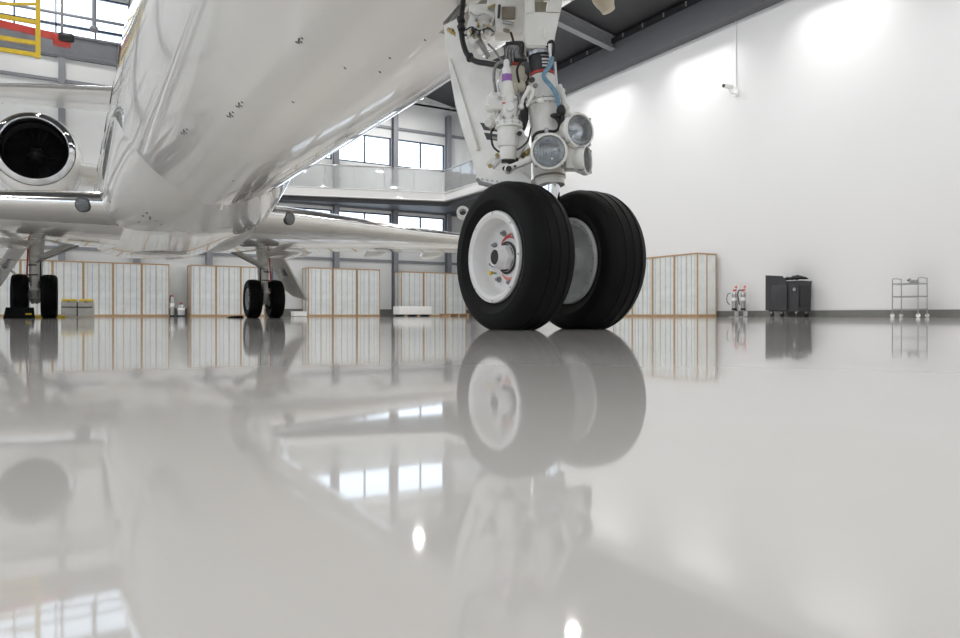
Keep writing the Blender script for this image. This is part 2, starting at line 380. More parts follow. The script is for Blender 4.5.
# ---- belly fairing
FA = [(5.6, .30, 1.66), (5.9, .55, 1.50), (6.3, .76, 1.41), (6.8, .92, 1.355), (7.4, 1.03, 1.315), (8.0, 1.10, 1.285), (8.6, 1.145, 1.265), (9.4, 1.175, 1.255), (10.5, 1.19, 1.25), (12, 1.2, 1.25), (13.5, 1.2, 1.255), (15, 1.15, 1.29), (16.5, 1.0, 1.4), (18, .7, 1.6), (18.6, .5, 1.75)]
rings = []
FA = [(y, 1.2, 1.25) for y in [5.6+.16*k for k in range(26)]+[10, 10.6, 11.3, 12.2]]+[f for f in FA if f[0] > 13]
for y, hw, zb_ in FA:
    q = min(1, max(0, (y-5.7)/3.7)); q = q*q*(3-2*q); zc = 1.86; hh = zc-zb_; R = []; fz, frx, frz = interp(y)
    for k in range(160):
        a = 2*PI*k/160; c_, s2 = math.cos(a), math.sin(a); e = 3.5 if c_ > 0 else 2.4
        p1 = V((-.065+hw*.955*math.copysign(abs(s2)**(2/e), s2), y, zc-(hh if c_ > 0 else 1.0)*math.copysign(abs(c_)**(2/e), c_)))
        p0 = V((FX+frx*.965*s2, y, fz-frz*.965*c_)); R.append(p0.lerp(p1, q))
    rings.append(R)
fa = MB().loft(rings); bmesh.ops.recalc_face_normals(fa.bm, faces=fa.bm.faces); fa.bm.normal_update(); fa_bvh = BVHTree.FromBMesh(fa.bm); FAIR = part(fa, 'belly_fairing', 'paint', ang=60)
# ---- wings
def airfoil(c, tc, n=26):
    out = []
    xs = [(.5*(1-math.cos(PI*i/n))) for i in range(n+1)]
    th = lambda x: 5*tc*(.2969*math.sqrt(x)-.126*x-.3516*x*x+.2843*x**3-.1036*x**4)
    for x in reversed(xs): out.append((x*c, th(x)*c*.95))
    for x in xs[1:-1]: out.append((x*c, -th(x)*c*1.05))
    return out
WS = [(.9, 8.75, 6.9, .102, 1.595), (2.2, 9.50, 6.2, .099, 1.64), (4.6, 10.95, 4.6, .094, 1.72), (7.5, 12.7, 3.6, .092, 1.85), (10.5, 14.5, 2.7, .09, 1.99), (13.3, 16.2, 1.9, .085, 2.13), (14.0, 16.75, 1.55, .08, 2.17)]
wing_objs = []
def wing(sx):
    rg = [[V((sx*x, y+a, z+b_)) for a, b_ in airfoil(c, tc)] for x, y, c, tc, z in WS]
    wb = MB().loft(rg); bv = BVHTree.FromBMesh(wb.bm); W = part(wb, 'wing', 'paint', ang=60)
    le = []
    for x, y, c, tc, z in WS:
        pts = [(a, b_) for a, b_ in airfoil(c, tc, 40) if a < c*(.07 if b_ > 0 else .085)]
        le.append([V((sx*x, y-.012+a*1.0, z+b_*1.022)) for a, b_ in pts])
    x, y, c, tc, z = WS[0]
    part(MB().loft(le, closed=False, cap=False), 'leading_edge', 'bright', W, 60)
    # landing light in the leading edge
    for fx in (1.42,):
        t = (fx-.9)/1.3; y = 8.75+.75*t; z = 1.57+.05*t
        n = V((sx*.50, -.866, -.06)).normalized()
        L_ = part(MB().lathe([(.105, 0), (.108, .05), (.104, .056)], V((sx*fx, y, z-.015))-n*.045, n, 28), 'wing_light', 'darkmetal', W)
        part(MB().lathe([(.094, .055), (.06, .062), (.01, .065)], V((sx*fx, y, z-.015))-n*.045, n, 28), 'lens', 'lens', W)
    # flap track fairings under the trailing edge
    for fx in (3.3, 5.2, 7.1, 9.3):
        for i in range(len(WS)-1):
            if WS[i][0] <= fx <= WS[i+1][0]:
                t = (fx-WS[i][0])/(WS[i+1][0]-WS[i][0]); y = WS[i][1]*(1-t)+WS[i+1][1]*t; c = WS[i][2]*(1-t)+WS[i+1][2]*t; z = WS[i][4]*(1-t)+WS[i+1][4]*t
        part(MB().ball((sx*fx, y+c*.86, z-.10), (.085, .75, .12)), 'flap_track_fairing', 'paint', W)
    # winglet
    wl = [[V((sx*(14.0+.35*k), 16.75+.9*k+a*(1-.55*k), 2.17+1.5*k*(.4+.6*k)+b_)) if False else V((sx*(14.0+.3*k+b_*.8), 16.75+1.0*k+a*(1-.5*k), 2.17+1.25*k)) for a, b_ in airfoil(1.5, .08, 14)] for k in (0, .25, .6, 1.0)]
    part(MB().loft(wl), 'winglet', 'paint', W)
    return W
for sx in (-1, 1): wing_objs.append(wing(sx))
# ---- engines with intake, lip, fan
def engine(sx):
    o = V((sx*2.2, 14.75, 3.42)); ax = V((-sx*.02, 1, .0))
    N_ = part(MB().lathe([(.74, .16), (.80, .4), (.86, 1.0), (.88, 1.8), (.85, 2.8), (.74, 3.9), (.60, 4.7), (.52, 4.9), (.5, 4.4)], o, ax, 56, cap=False), 'nacelle', 'paint')
    part(MB().lathe([(.58, .42), (.555, .25), (.562, .12), (.585, .04), (.625, 0), (.665, .025), (.705, .09), (.743, .2)], o, ax, 56, cap=False), 'intake_lip', 'chrome', N_)
    part(MB().lathe([(.557, .24), (.57, .62), (.595, 1.1)], o, ax, 56, cap=False), 'intake_duct', 'dark', N_)
    f = MB()
    for k in range(24):
        a = 2*PI*k/24; d = V((math.cos(a), 0, math.sin(a))); tn = V((-math.sin(a), 0, math.cos(a)))
        p0, p1 = o+ax*.85+d*.17, o+ax*.85+d*.6
        f.add([p0-tn*.02-ax*.02, p0+tn*.03+ax*.08, p1+tn*.075+ax*.06, p1-tn*.05-ax*.05], [(0, 1, 2, 3)])
    f.lathe([(.6, 1.0), (.01, 1.02)], o, ax, 40)
    part(f, 'fan', 'fan', N_); part(MB().lathe([(.01, .58), (.07, .64), (.13, .74), (.175, .88), (.17, .95)], o, ax, 32), 'spinner', 'darkmetal', N_)
    for k in range(6): a = 2*PI*k/6; part(MB().ball(o+ax*.78+V((math.cos(a)*.15, 0, math.sin(a)*.15)), .013, 8), 'spinner_bolt', 'steel', N_)
    pr = [[V((sx*x, 15.4+a, 3.25+.06*(x-1)+b_)) for a, b_ in airfoil(3.2, .10, 14)] for x in (.7, 1.0, 1.5)]
    part(MB().loft(pr), 'pylon', 'paint', N_)
for sx in (-1, 1): engine(sx)
# ---- fin and tailplane
fin = [[V((b_, y+a, z)) for a, b_ in airfoil(c, .1, 16)] for y, c, z in ((16.6, 5.2, 3.4), (19.2, 3.9, 5.0), (21.3, 2.9, 6.6))]
FIN = part(MB().loft(fin), 'fin', 'paint')
for sx in (-1, 1):
    ht = [[V((sx*x, y+a, z+b_)) for a, b_ in airfoil(c, .09, 16)] for x, y, c, z in ((0, 21.2, 3.0, 6.72), (2.6, 22.2, 2.45, 6.70), (5.3, 23.5, 1.6, 6.66))]
    hp = part(MB().loft(ht), 'tailplane', 'paint', None, 60)
    le = []
    for x, y, c, z in ((0, 21.2, 3.0, 6.72), (2.6, 22.2, 2.45, 6.70), (5.3, 23.5, 1.6, 6.66)):
        le.append([V((sx*x, y-.01+a, z+b_*1.03)) for a, b_ in airfoil(c, .09, 40) if a < c*.05])
    part(MB().loft(le, closed=False, cap=False), 'leading_edge', 'steel', hp, 60)
# ---- wheel building blocks
def tyre_prof(R, w, rim, groove=3):
    h = w/2; P = [(rim-.004, -h*.62), (rim+.006, -h*.74)]
    n = 22
    for i in range(n+1):
        a = -PI/2+PI*i/n
        x = h*math.copysign(abs(math.sin(a))**.72, math.sin(a)); rr = (rim+(R-rim)*.42)+(R-rim)*.58*abs(math.cos(a))**.62
        P.append((rr, x))
    P += [(rim+.006, h*.74), (rim-.004, h*.62)]
    out = []
    for i in range(len(P)): out.append(P[i])
    # tread grooves
    res = []; gs = [(-.42+.42*k)*h for k in range(3)] if groove else []
    gw = .011*R/.27
    dense = []
    for i in range(len(out)-1):
        (r0, x0), (r1, x1) = out[i], out[i+1]
        cuts = [g for g in gs if x0 < g-gw and g+gw < x1 and False]
        dense.append((r0, x0))
    dense.append(out[-1])
    def rad(x):
        best = R
        for i in range(len(out)-1):
            if out[i][1] <= x <= out[i+1][1] and out[i][1] != out[i+1][1]:
                t = (x-out[i][1])/(out[i+1][1]-out[i][1]); return out[i][0]*(1-t)+out[i+1][0]*t
        return best
    for r_, x in dense:
        if r_ > R*.9 and any(abs(x-g) < gw*1.5 for g in gs): continue
        res.append((r_, x))
    for g_ in gs:
        r_ = rad(g_)
        res += [(r_, g_-gw*.62), (r_-.0035*R/.27, g_-gw*.3), (r_-.0035*R/.27, g_+gw*.3), (r_, g_+gw*.62)]
    head = [q for q in res if q[0] <= R*.9]; body = sorted([q for q in res if q[0] > R*.9], key=lambda q: q[1])
    left = [q for q in head if q[1] < 0]; right = [q for q in head if q[1] >= 0]
    return left+body+right
def tyre(c, ax, R, w, rim, flat, name='tyre', parent=None):
    b = MB().lathe(tyre_prof(R, w, rim), c, ax, 96, cap=False)
    zmin = c.z-R+flat
    for v in b.bm.verts:
        if v.co.z < zmin:
            dz = zmin-v.co.z; s = (v.co-c).dot(ax)
            v.co.z = zmin; v.co += ax*(s*.25*dz/max(flat, 1e-4))
    # shift so that the contact patch sits on the floor
    return part(b, name, 'rubber', parent, 28)
# ---- nose wheels
STEER = math.radians(3.2)
AXD = V((math.cos(STEER), math.sin(STEER), 0)); FWD = V((math.sin(STEER), -math.cos(STEER), 0))
NR, NWD, SP = .275, .188, .170
axc = V((-.009, 0, NR-.014))
def nose_wheel(sg):
    ax = AXD*sg            # outward
    c = axc+ax*SP
    W = empty('nose_wheel', parent=AC)
    tyre(c, ax, NR, NWD, .152, .014, 'tyre', W)
    # outer dish: flange lip, barrel going in, web, hub
    part(MB().lathe([(.148, .045), (.160, .062), (.166, .078), (.163, .086), (.152, .088), (.139, .082), (.128, .06), (.124, .04), (.118, .028), (.106, .021), (.085, .02), (.055, .02), (.05, .03)], c, ax, 64, cap=False), 'rim', 'wheel', W)
    # inner side of the wheel: grey flange and drum
    part(MB().lathe([(.150, -.045), (.162, -.062), (.166, -.078), (.158, -.086), (.142, -.082), (.128, -.05), (.120, -.03), (.06, -.028), (.052, -.05), (.05, -.075), (.03, -.08)], c, ax, 64, cap=True), 'inner_rim', 'wheelgrey', W)
    part(MB().lathe([(.060, -.0285), (.060, -.034), (.078, -.034), (.078, -.0285)], c, ax, 40, cap=False), 'brake_ring', 'darkmetal', W)
    u0, v0, _ = frame_of(ax)
    for k in range(9):
        a = 2*PI*k/9+.3; p = c+(u0*math.cos(a)+v0*math.sin(a))*.104; part(MB().lathe([(.012, -.030), (.013, -.036), (.010, -.040)], p, ax, 14), 'rim_hole', 'darkmetal', W)
    for k in range(20):
        a = 2*PI*k/20; p = c+(u0*math.cos(a)+v0*math.sin(a))*.151; part(MB().lathe([(.0035, -.082), (.0035, -.088)], p, ax, 8), 'flange_screw', 'steel', W)
    hb = MB(); 
    x, y, z = frame_of(ax)
    hexp = [(x*math.cos(PI/3*k)+y*math.sin(PI/3*k)) for k in range(6)]
    hb.loft([[c+ax*t+h_*r_ for h_ in hexp] for r_, t in ((.049, .02), (.049, .050), (.044, .054))], cap=False)
    hb.lathe([(.043, .052), (.036, .062), (.034, .078), (.031, .082), (.027, .078), (.026, .068)], c, ax, 32, cap=False)
    part(hb, 'hub_nut', 'wheel', W)
    part(MB().lathe([(.0268, .076), (.0262, .04), (.01, .038)], c, ax, 24), 'hub_bore', 'dark', W)
    part(MB().lathe([(.056, .019), (.060, .024), (.054, .028)], c, ax, 32), 'seal_ring', 'black', W)
    for k in range(8):
        a = PI/4*k+.2; p = c+(x*math.cos(a)+y*math.sin(a))*.092
        o_ = MB().lathe([(.012, 0), (.012, .008), (.010, .009)], p+ax*.019, ax, 6); o_.cyl(p+ax*.026, p+ax*.038, .006, n=10)
        part(o_, 'wheel_bolt', 'grey', W)
    for k in range(16):
        a = PI/8*k; p = c+(x*math.cos(a)+y*math.sin(a))*.157
        if k % 2 == 0: part(MB().lathe([(.0035, 0), (.0035, .0035)], p+ax*.0855, ax, 10), 'flange_screw', 'steel', W)
    # curved red slip marks on the web
    def swoosh(a0, a1, r0, r1, w0, w1, m):
        up = V((0, 0, 1)); fw = up.cross(ax) if sg < 0 else ax.cross(up)
        P = []; Q = []
        for k in range(9):
            t = k/8; a = a0+(a1-a0)*t; r_ = r0+(r1-r0)*t; wd = w0+(w1-w0)*t
            d = fw*math.cos(a)+up*math.sin(a); off = .0215
            P.append(c+d*(r_+wd)+ax*off); Q.append(c+d*(r_-wd)+ax*off)
        part(MB().plate(P+Q[::-1], ax*.0012), 'slip_mark', m, W)
    fwsign = 1
    swoosh(math.radians(125), math.radians(52), .064, .090, .002, .012, 'red')
    swoosh(math.radians(-118), math.radians(-58), .066, .090, .002, .012, 'salmon')
    vp = c+(V((0, 0, 1))*-.052+FWD*-.075)
    vm = MB().cyl(vp+ax*.015, vp+ax*.04, .0045, n=10); part(vm, 'valve_stem', 'steel', W); part(MB().cyl(vp+ax*.036, vp+ax*.05, .0075, n=12, bev=.002), 'valve_cap', 'yellow', W)
    return W
for sg in (-1, 1): nose_wheel(sg)
part(MB().cyl(axc-AXD*.12, axc+AXD*.12, .036).cyl(axc-AXD*.07, axc+AXD*.07, .055), 'axle', 'gear')
# ---- nose leg
top = G(543, -40, .02); low = G(553, 235, -.02)
S0 = G(551.5, 200, 0); S1 = G(541, 62, .05)
sd = (S1-S0).normalized()
def on(py):       # centre of the leg at an image height
    t = (py-200)/(62-200); return S0+(S1-S0)*t
mpp = 2.72/F
def leg(prof): return [( r_*mpp, (on(py)-S0).dot(sd)) for r_, py in prof]
LEG = part(MB().lathe(leg([(15.3, 172), (16, 168), (15, 150), (15.8, 149), (16, 131), (16, 108), (18.3, 107.5), (18.8, 105.5), (18.3, 103.5), (17.2, 103), (17, 97), (15.5, 88), (13.2, 80), (12, 76)]), S0, sd, 48), 'nose_leg', 'gear')
part(MB().lathe(leg([(16.5, 168), (16.2, 176), (15.5, 177), (15.5, 180), (14.5, 181), (14.5, 186)][::-1]), S0, sd, 40), 'lower_collar', 'gear', LEG)
part(MB().lathe(leg([(15.9, 177), (15.9, 179.2)][::-1]), S0, sd, 40), 'seal_band', 'brown', LEG)
part(MB().cyl(axc+V((0, .0, .02)), on(184), .037, n=40), 'piston', 'chrome', LEG)
part(MB().lathe(leg([(18.9, 104.6), (18.9, 104.0)]), S0, sd, 48), 'flange_gasket', 'brown', LEG)
part(MB().lathe(leg([(12.5, 78), (12.5, 57)]), S0, sd, 40), 'upper_barrel', 'darkmetal', LEG)
part(MB().lathe(leg([(13, 77), (13, 74.5)]), S0, sd, 40), 'red_ring', 'red', LEG)
part(MB().lathe(leg([(14.2, 58), (14.6, 55), (14.2, 50)]), S0, sd, 40), 'upper_collar', 'steel', LEG)
# blue wrap and silver placards on the dark barrel
def wrap(a0, a1, py0, py1, rpx, m, name):
    x = V((1, 0, 0)); x = (x-sd*x.dot(sd)).normalized(); y = sd.cross(x); P = []
    for py in (py0, py1):
        R = []
        for k in range(11):
            a = a0+(a1-a0)*k/10; R.append(on(py)+(x*math.sin(a)-y*math.cos(a))*rpx*mpp)
        P.append(R)
    vs = P[0]+P[1]; b = MB(); b.add(vs, [(k, k+1, 12+k, 11+k) for k in range(10)]); b2 = part(b, name, m, LEG); md = b2.modifiers.new('thick', 'SOLIDIFY'); md.thickness = .001; return b2
wrap(.42, 1.75, 59, 74, 12.8, 'bluewrap', 'blue_wrap')
for k in range(3): wrap(-.55, .12, 63.5+3.3*k, 65.3+3.3*k, 12.75, 'white', 'placard')
wrap(-.6, .2, 60, 61.2, 12.75, 'steel', 'placard')
wrap(.75, .95, 64, 64.8, 12.95, 'white', 'placard')
# trunnion fork above
tr = MB()
def sec(py, l, r_, dp):
    c0, c1 = G(l, py, .04), G(r_, py, .04); d = V((ST, CT, 0))*dp; d = (ACI.to_3x3() @ d)
    return [c0-d, c1-d, c1+d, c0+d]
tr.loft([sec(52, 524.5, 552.5, .05), sec(40, 523.5, 554, .055), sec(22, 524, 558, .06), sec(18, 524.5, 559, .06)])
tr.loft([sec(22, 524, 534.5, .06), sec(0, 525, 533, .06), sec(-70, 524, 532, .06)]); tr.loft([sec(20, 544, 558.5, .06), sec(0, 550, 562, .06), sec(-70, 560, 574, .06)])
bmesh.ops.bevel(tr.bm, geom=list(tr.bm.edges), offset=.006, segments=2, affect='EDGES')
TR = part(tr, 'trunnion', 'gear')
part(MB().plate([G(535, 2, .07), G(547, 2, .07), G(545, 18, .07), G(541, 21, .07), G(537, 17, .07)], ACI.to_3x3() @ V((0, .03, 0))), 'web_plate', 'cream', TR)
part(MB().cyl(G(520, -8, .05), G(575, -8, .02), .03), 'trunnion_pin', 'cream', TR)
part(MB().ball(G(544.5, 33, -.015), (.012, .006, .022)), 'grease_cap', 'gear', TR)
# small parts on the shoulder
for px, py, m, rr in ((531.5, 80.5, 'darkmetal', 2.6), (535, 86, 'greyhose', 2.2)):
    a = G(px, py, -.045); part(MB().cyl(a, a+(ACI.to_3x3() @ V((-ST*.3, -CT, 0)))*.012, rr*mpp, n=14), 'port_plug', m, LEG)
hg = MB().tube([G(521, 108, -.04), G(523, 99, -.055), G(527, 92, -.06), G(528.5, 87, -.055)], 1.9*mpp).tube([G(527, 106, -.05), G(531, 98, -.062), G(533, 92, -.06), G(531.5, 88, -.055)], 1.6*mpp)
hg.ball(G(521, 107, -.045), 3.0*mpp).ball(G(529, 88, -.055), 2.6*mpp).ball(G(541, 101, -.07), 3.4*mpp)
part(hg, 'shoulder_bracket', 'gear', LEG)
# right-hand scissors bracket beside the leg
part(MB().tube([G(559, 86, -.01), G(564, 100, -.03), G(567, 112, -.04), G(571, 121, -.05)], 3.2*mpp).ball(G(562, 91, -.02), 3.2*mpp).ball(G(566, 108, -.04), 3.6*mpp), 'lamp_bracket', 'gear')
# ---- steering actuator to the left of the leg
def vrod(prof, px, d, name, m, parent=None, tilt=0):
    P = [(r_*mpp, -(py-prof[0][1])*mpp) for r_, py in prof]; o = G(px, prof[0][1], d)
    return part(MB().lathe(P, o, V((tilt, 0, 1)), 32), name, m, parent)
ACT = vrod([(7.5, 160), (8, 157), (8.5, 148), (9.8, 147), (10.5, 144), (10.8, 129), (10.8, 128.5)], 508, -.03, 'steering_actuator', 'gear')
vrod([(12.5, 128.5), (13.8, 128), (13.8, 126.5), (12.5, 126), (12.5, 125), (13.2, 124.5), (12.8, 122.5), (9.5, 122), (9, 112), (8.5, 98), (7.6, 97)], 509, -.03, 'actuator_flange', 'gear', ACT)
vrod([(7, 98), (7.2, 92), (5.5, 86), (5, 82)], 507.5, -.03, 'valve_body', 'gear', ACT)
vrod([(5.1, 82), (5.1, 75)], 507, -.03, 'purple_band', 'purple', ACT)
vrod([(4.9, 75), (4.7, 69), (3.0, 67), (2.9, 62), (2.2, 60)], 506.5, -.03, 'filler_tube', 'white', ACT)
b = MB().box(G(496, 104, -.03), (.075, .05, .055), Matrix.Rotation(-TH, 3, 'Z'), .008).box(G(492.5, 98, -.035), (.03, .03, .04), Matrix.Rotation(.4, 3, 'Y'), .006)
b.cyl(G(489, 106, -.03), G(487, 108, -.05), 3.5*mpp, bev=.003).cyl(G(491, 121, -.02), G(488, 123, -.05), 4.2*mpp, bev=.003).ball(G(491, 124, -.03), 4*mpp).cyl(G(497, 112, -.02), G(493, 117, -.05), 3.2*mpp)
part(b, 'servo_valve', 'gear', ACT)
f_ = -(ACI.to_3x3() @ V((ST, CT, 0)))
part(MB().lathe([(4.4*mpp, 0), (4.6*mpp, .012), (4.0*mpp, .016)], G(510, 107.5, -.055), f_, 24), 'round_port', 'white', ACT)
part(MB().box(G(505, 103, -.058), (.018, .004, .004), Matrix.Rotation(-TH, 3, 'Z')), 'red_tag', 'red', ACT)
b = MB()
for a in range(10):
    th = 2*PI*a/10; b.cyl(G(509, 127.2, -.03)+V((math.cos(th), math.sin(th), 0))*12.6*mpp, G(509, 123, -.03)+V((math.cos(th), math.sin(th), 0))*12.6*mpp, 1.0*mpp, n=8)
part(b, 'flange_bolt', 'steel', ACT)
part(MB().box(G(508, 160, -.02), (.05, .045, .018), Matrix.Rotation(-TH, 3, 'Z'), .003).box(G(513, 163, .0), (.04, .04, .03), Matrix.Rotation(-TH, 3, 'Z'), .004), 'dark_bracket', 'darkmetal', ACT)
b = MB().box(G(517.5, 146, 0), (.06, .05, .09), Matrix.Rotation(-TH, 3, 'Z') @ Matrix.Rotation(.5, 3, 'Y'), .01).cyl(G(519, 133, -.03), G(521, 132, -.06), 3*mpp)
part(b, 'actuator_mount', 'gear', ACT)
part(MB().cyl(G(519.5, 133.5, -.06), G(519.7, 133.3, -.072), 2.4*mpp, n=16), 'mount_bolt', 'darkmetal', ACT)
part(MB().tube([G(521, 128, -.01), G(524, 118, .03), G(523, 100, .06)], 4.5*mpp).box(G(522, 115, .04), (.04, .04, .05), None, .006), 'recess_casting', 'darkmetal')
# middle castings between actuator and leg
part(MB().box(G(517, 78, .06), (.06, .05, .09), Matrix.Rotation(-TH, 3, 'Z'), .012).ball(G(520, 86, .03), 6*mpp).cyl(G(516, 92, .03), G(524, 76, .06), 4*mpp), 'middle_casting', 'cream')
part(MB().box(G(515, 66, .05), (.018, .02, .028), None, .003), 'red_connector', 'red')
b = MB().box(G(514.5, 53, .06), (.07, .05, .075), Matrix.Rotation(-TH, 3, 'Z'), .006); part(b, 'electrical_box', 'darkmetal')
b = MB()
for k in range(3): b.tube([G(507+3*k, 62, .01), G(506.5+3*k, 52, .0), G(509+3*k, 46.5, .0), G(514+2*k, 48, .0), G(516+2*k, 58, .01)], 1.2*mpp)
part(b, 'grey_hose', 'greyhose')
part(MB().tube([G(496, 92, .0), G(494, 80, .0), G(495, 68, .0), G(499, 63, .0), G(504, 62.5, -.01), G(507, 70, -.01)], 1.6*mpp), 'grey_hose', 'greyhose')
part(MB().tube([G(510.5, 32, .08), G(512.5, 38, .08), G(514, 46, .07)], 1.2*mpp), 'black_cable', 'hose')
# big black hose along the door
BH = part(MB().tube([G(464, -6, .30), G(462, 12, .26), G(461, 25, .235), G(462.5, 40, .22), G(467, 54, .19), G(475, 61, .15), G(487, 63.5, .10), G(498, 65.5, .06), G(506, 68, .02)], 2.9*mpp, 14), 'hydraulic_hose', 'hose')
for px, py, d in ((461, 20, .245), (461.3, 28, .235), (470, 57.5, .18)):
    part(MB().cyl(G(px-.8, py-2.5, d), G(px+.8, py+2.5, d-.01), 4.2*mpp, bev=.003), 'hose_clamp', 'black', BH)
# white manifold with fittings
MAN = part(MB().box(G(481, 24, .24), (.10, .07, .10), Matrix.Rotation(-TH, 3, 'Z') @ Matrix.Rotation(.35, 3, 'Y'), .012).box(G(474, 33, .24), (.06, .05, .06), Matrix.Rotation(-TH, 3, 'Z'), .01).box(G(488, 12, .26), (.16, .06, .05), Matrix.Rotation(-TH, 3, 'Z'), .01).cyl(G(472, 40, .22), G(478, 44, .2), 6*mpp, bev=.004), 'manifold', 'gear')
rnd = random.Random(3)
for k in range(16):
    px, py = 469+rnd.random()*24, 18+rnd.random()*20
    a = G(px, py, .19); r_ = (1.0+rnd.random()*1.1)*mpp
    part(MB().cyl(a+f_*-.02, a+f_*.012, r_, n=8).cyl(a+f_*.008, a+f_*.016, r_*.6, n=8), 'fitting', ('steel', 'darkmetal', 'gear', 'brass')[k % 4], MAN)
# upper box with openings
UB = part(MB().box(G(513, 13, .24), (.15, .10, .20), Matrix.Rotation(-TH, 3, 'Z'), .012).box(G(498, 5, .24), (.09, .08, .05), Matrix.Rotation(-TH, 3, 'Z'), .008), 'upper_box', 'gear')
part(MB().box(G(508.5, 13, .185), (.055, .012, .05), Matrix.Rotation(-TH, 3, 'Z'), .003), 'recess_panel', 'brown', UB)
part(MB().cyl(G(502.5, 22, .17), G(514, 24, .17), 1.8*mpp), 'recess_rod', 'steel', UB)
part(MB().tube([G(499.5, 5, .17), G(499, 12, .17), G(498.5, 18, .17)], 1.5*mpp), 'bracket_arm', 'darkmetal', UB)
part(MB().cyl(G(488, 8, .2), G(495, 5, .2), 1.4*mpp), 'brass_pin', 'brass', UB)
part(MB().cyl(G(505, 30, .18), G(508, 31, .15), 2.2*mpp), 'brown_plug', 'brown', UB)
# drag strut behind (diagonal twin rod)
part(MB().tube([G(474, 36, .21), G(487, 57, .14)], 1.3*mpp, smooth=0).tube([G(478, 35, .21), G(489, 56, .14)], 1.6*mpp, smooth=0), 'drag_strut', 'steel')
part(MB().bar(G(489, 57, .25), G(503, 51, .2), .012, .03), 'stay_bar', 'gear')
# ---- nose gear door (hinged plate hanging behind the leg)
out = [(444.2, 25), (446.5, 45), (450, 70), (456, 104), (463, 130), (470, 152), (477, 172), (480, 178)]
inn = [(531, 184), (531, 150), (520, 120), (510, 95), (502, 70), (497, 62), (482, 57), (466, 40), (458, 18)]
dn = ACI.to_3x3() @ V((ST*.5, CT, 0)).normalized()
def dd(px, py): return .34-.28*(max(0, px-444)/87)*min(1, 1)       # the plate runs forward towards the leg
DOOR = part(MB().plate([G(px, py, dd(px, py)) for px, py in out+inn], dn*.014), 'nose_gear_door', 'gear')
lb = [(479, 172), (477.5, 177), (481, 181), (494, 184), (510, 187), (531, 189), (531, 180), (520, 171), (505, 166), (490, 164)]
b = MB().plate([G(px, py, dd(px, py)-.03) for px, py in lb], dn*.035); DL = part(b, 'door_lower_beam', 'gear', DOOR)
b = MB()
for k in range(10):
    p = G(482+5*k, 179.3+.75*k, dd(482+5*k, 0)-.032); b.cyl(p, p+f_*.004, 1.0*mpp, n=8)
part(b, 'rivet', 'steel', DOOR)
part(MB().plate([G(px, py, dd(px, py)-.034) for px, py in ((478, 177.5), (481, 181.2), (494, 184.3), (510, 187.2), (531, 189.2), (531, 191.3), (510, 189.5), (494, 186.5), (481, 183.3))], dn*.04), 'door_edge_seal', 'grey', DOOR)
for q in (((480, 122.5), (499, 125.5), (502, 132), (484, 130)), ((484, 132.5), (502, 135), (504.5, 141.5), (487, 139.5))):
    part(MB().plate([G(px, py, dd(px, py)-.003) for px, py in q], dn*.006), 'door_slot', 'darkmetal', DOOR)
for q in (((488, 126), (500, 127.5), (501.5, 130), (490, 129.5)), ((490, 136), (503, 138), (504, 140.5), (492, 139))):
    part(MB().plate([G(px, py, dd(px, py)-.005) for px, py in q], dn*.004), 'door_placard', 'brown', DOOR)
part(MB().tube([G(444.5, 24, .36), G(455, 12, .40), G(468, -3, .44)], 2.3*mpp).tube([G(447, 27, .34), G(458, 14, .38), G(470, 0, .42)], 1.6*mpp), 'hinge_tube', 'greyhose', DOOR)
part(MB().tube([G(448, 29, .32), G(453, 33, .31), G(457, 34, .31)], 2.0*mpp).ball(G(452, 31, .31), 2.6*mpp).ball(G(456, 36, .31), 2.2*mpp), 'hinge_fitting', 'brass', DOOR)
part(MB().bar(G(451, 60, .32), G(462, 95, .28), .02, .012).bar(G(462, 95, .28), G(478, 150, .22), .02, .012), 'door_rib', 'gear', DOOR)
# linkage at the bottom of the actuator
b = MB().bar(G(487, 166, .06), G(499, 154, .05), .012, .02, .003).bar(G(492, 168, .05), G(502, 156, .04), .012, .02, .003).ball(G(497, 156, .04), 2.8*mpp)
part(b, 'door_link', 'gear'); part(MB().cyl(G(497, 155, .03), G(497, 155, .02), 2*mpp, n=12).cyl(G(490, 166, .04), G(490, 166, .03), 2.2*mpp, n=12), 'link_bolt', 'brass')
AR = part(MB().bar(G(508, 169, -.07), G(535, 158, -.08), .034, .022, .006).ball(G(508.5, 169.2, -.07), (.019, .014, .019)), 'steering_arm', 'gear')
part(MB().cyl(G(508.8, 168.8, -.08), G(508.8, 168.8, -.095), 2.9*mpp, n=18), 'arm_bush', 'darkmetal', AR)
part(MB().cyl(G(504.5, 168.5, -.06), G(504.5, 168.5, -.08), 2.2*mpp, n=16), 'arm_washer', 'darkmetal', AR); part(MB().cyl(G(515, 166.3, -.08), G(515, 166.3, -.095), 1.3*mpp, n=12), 'arm_hole', 'darkmetal', AR)
part(MB().tube([G(522, 157, .0), G(527, 152, -.02), G(530, 150, -.03)], 2.2*mpp).ball(G(527, 153, -.03), 2.8*mpp), 'brass_union', 'brass')
part(MB().cyl(G(533.3, 160, -.09), G(533.3, 160, -.105), 1.6*mpp, n=12), 'black_plug', 'black')
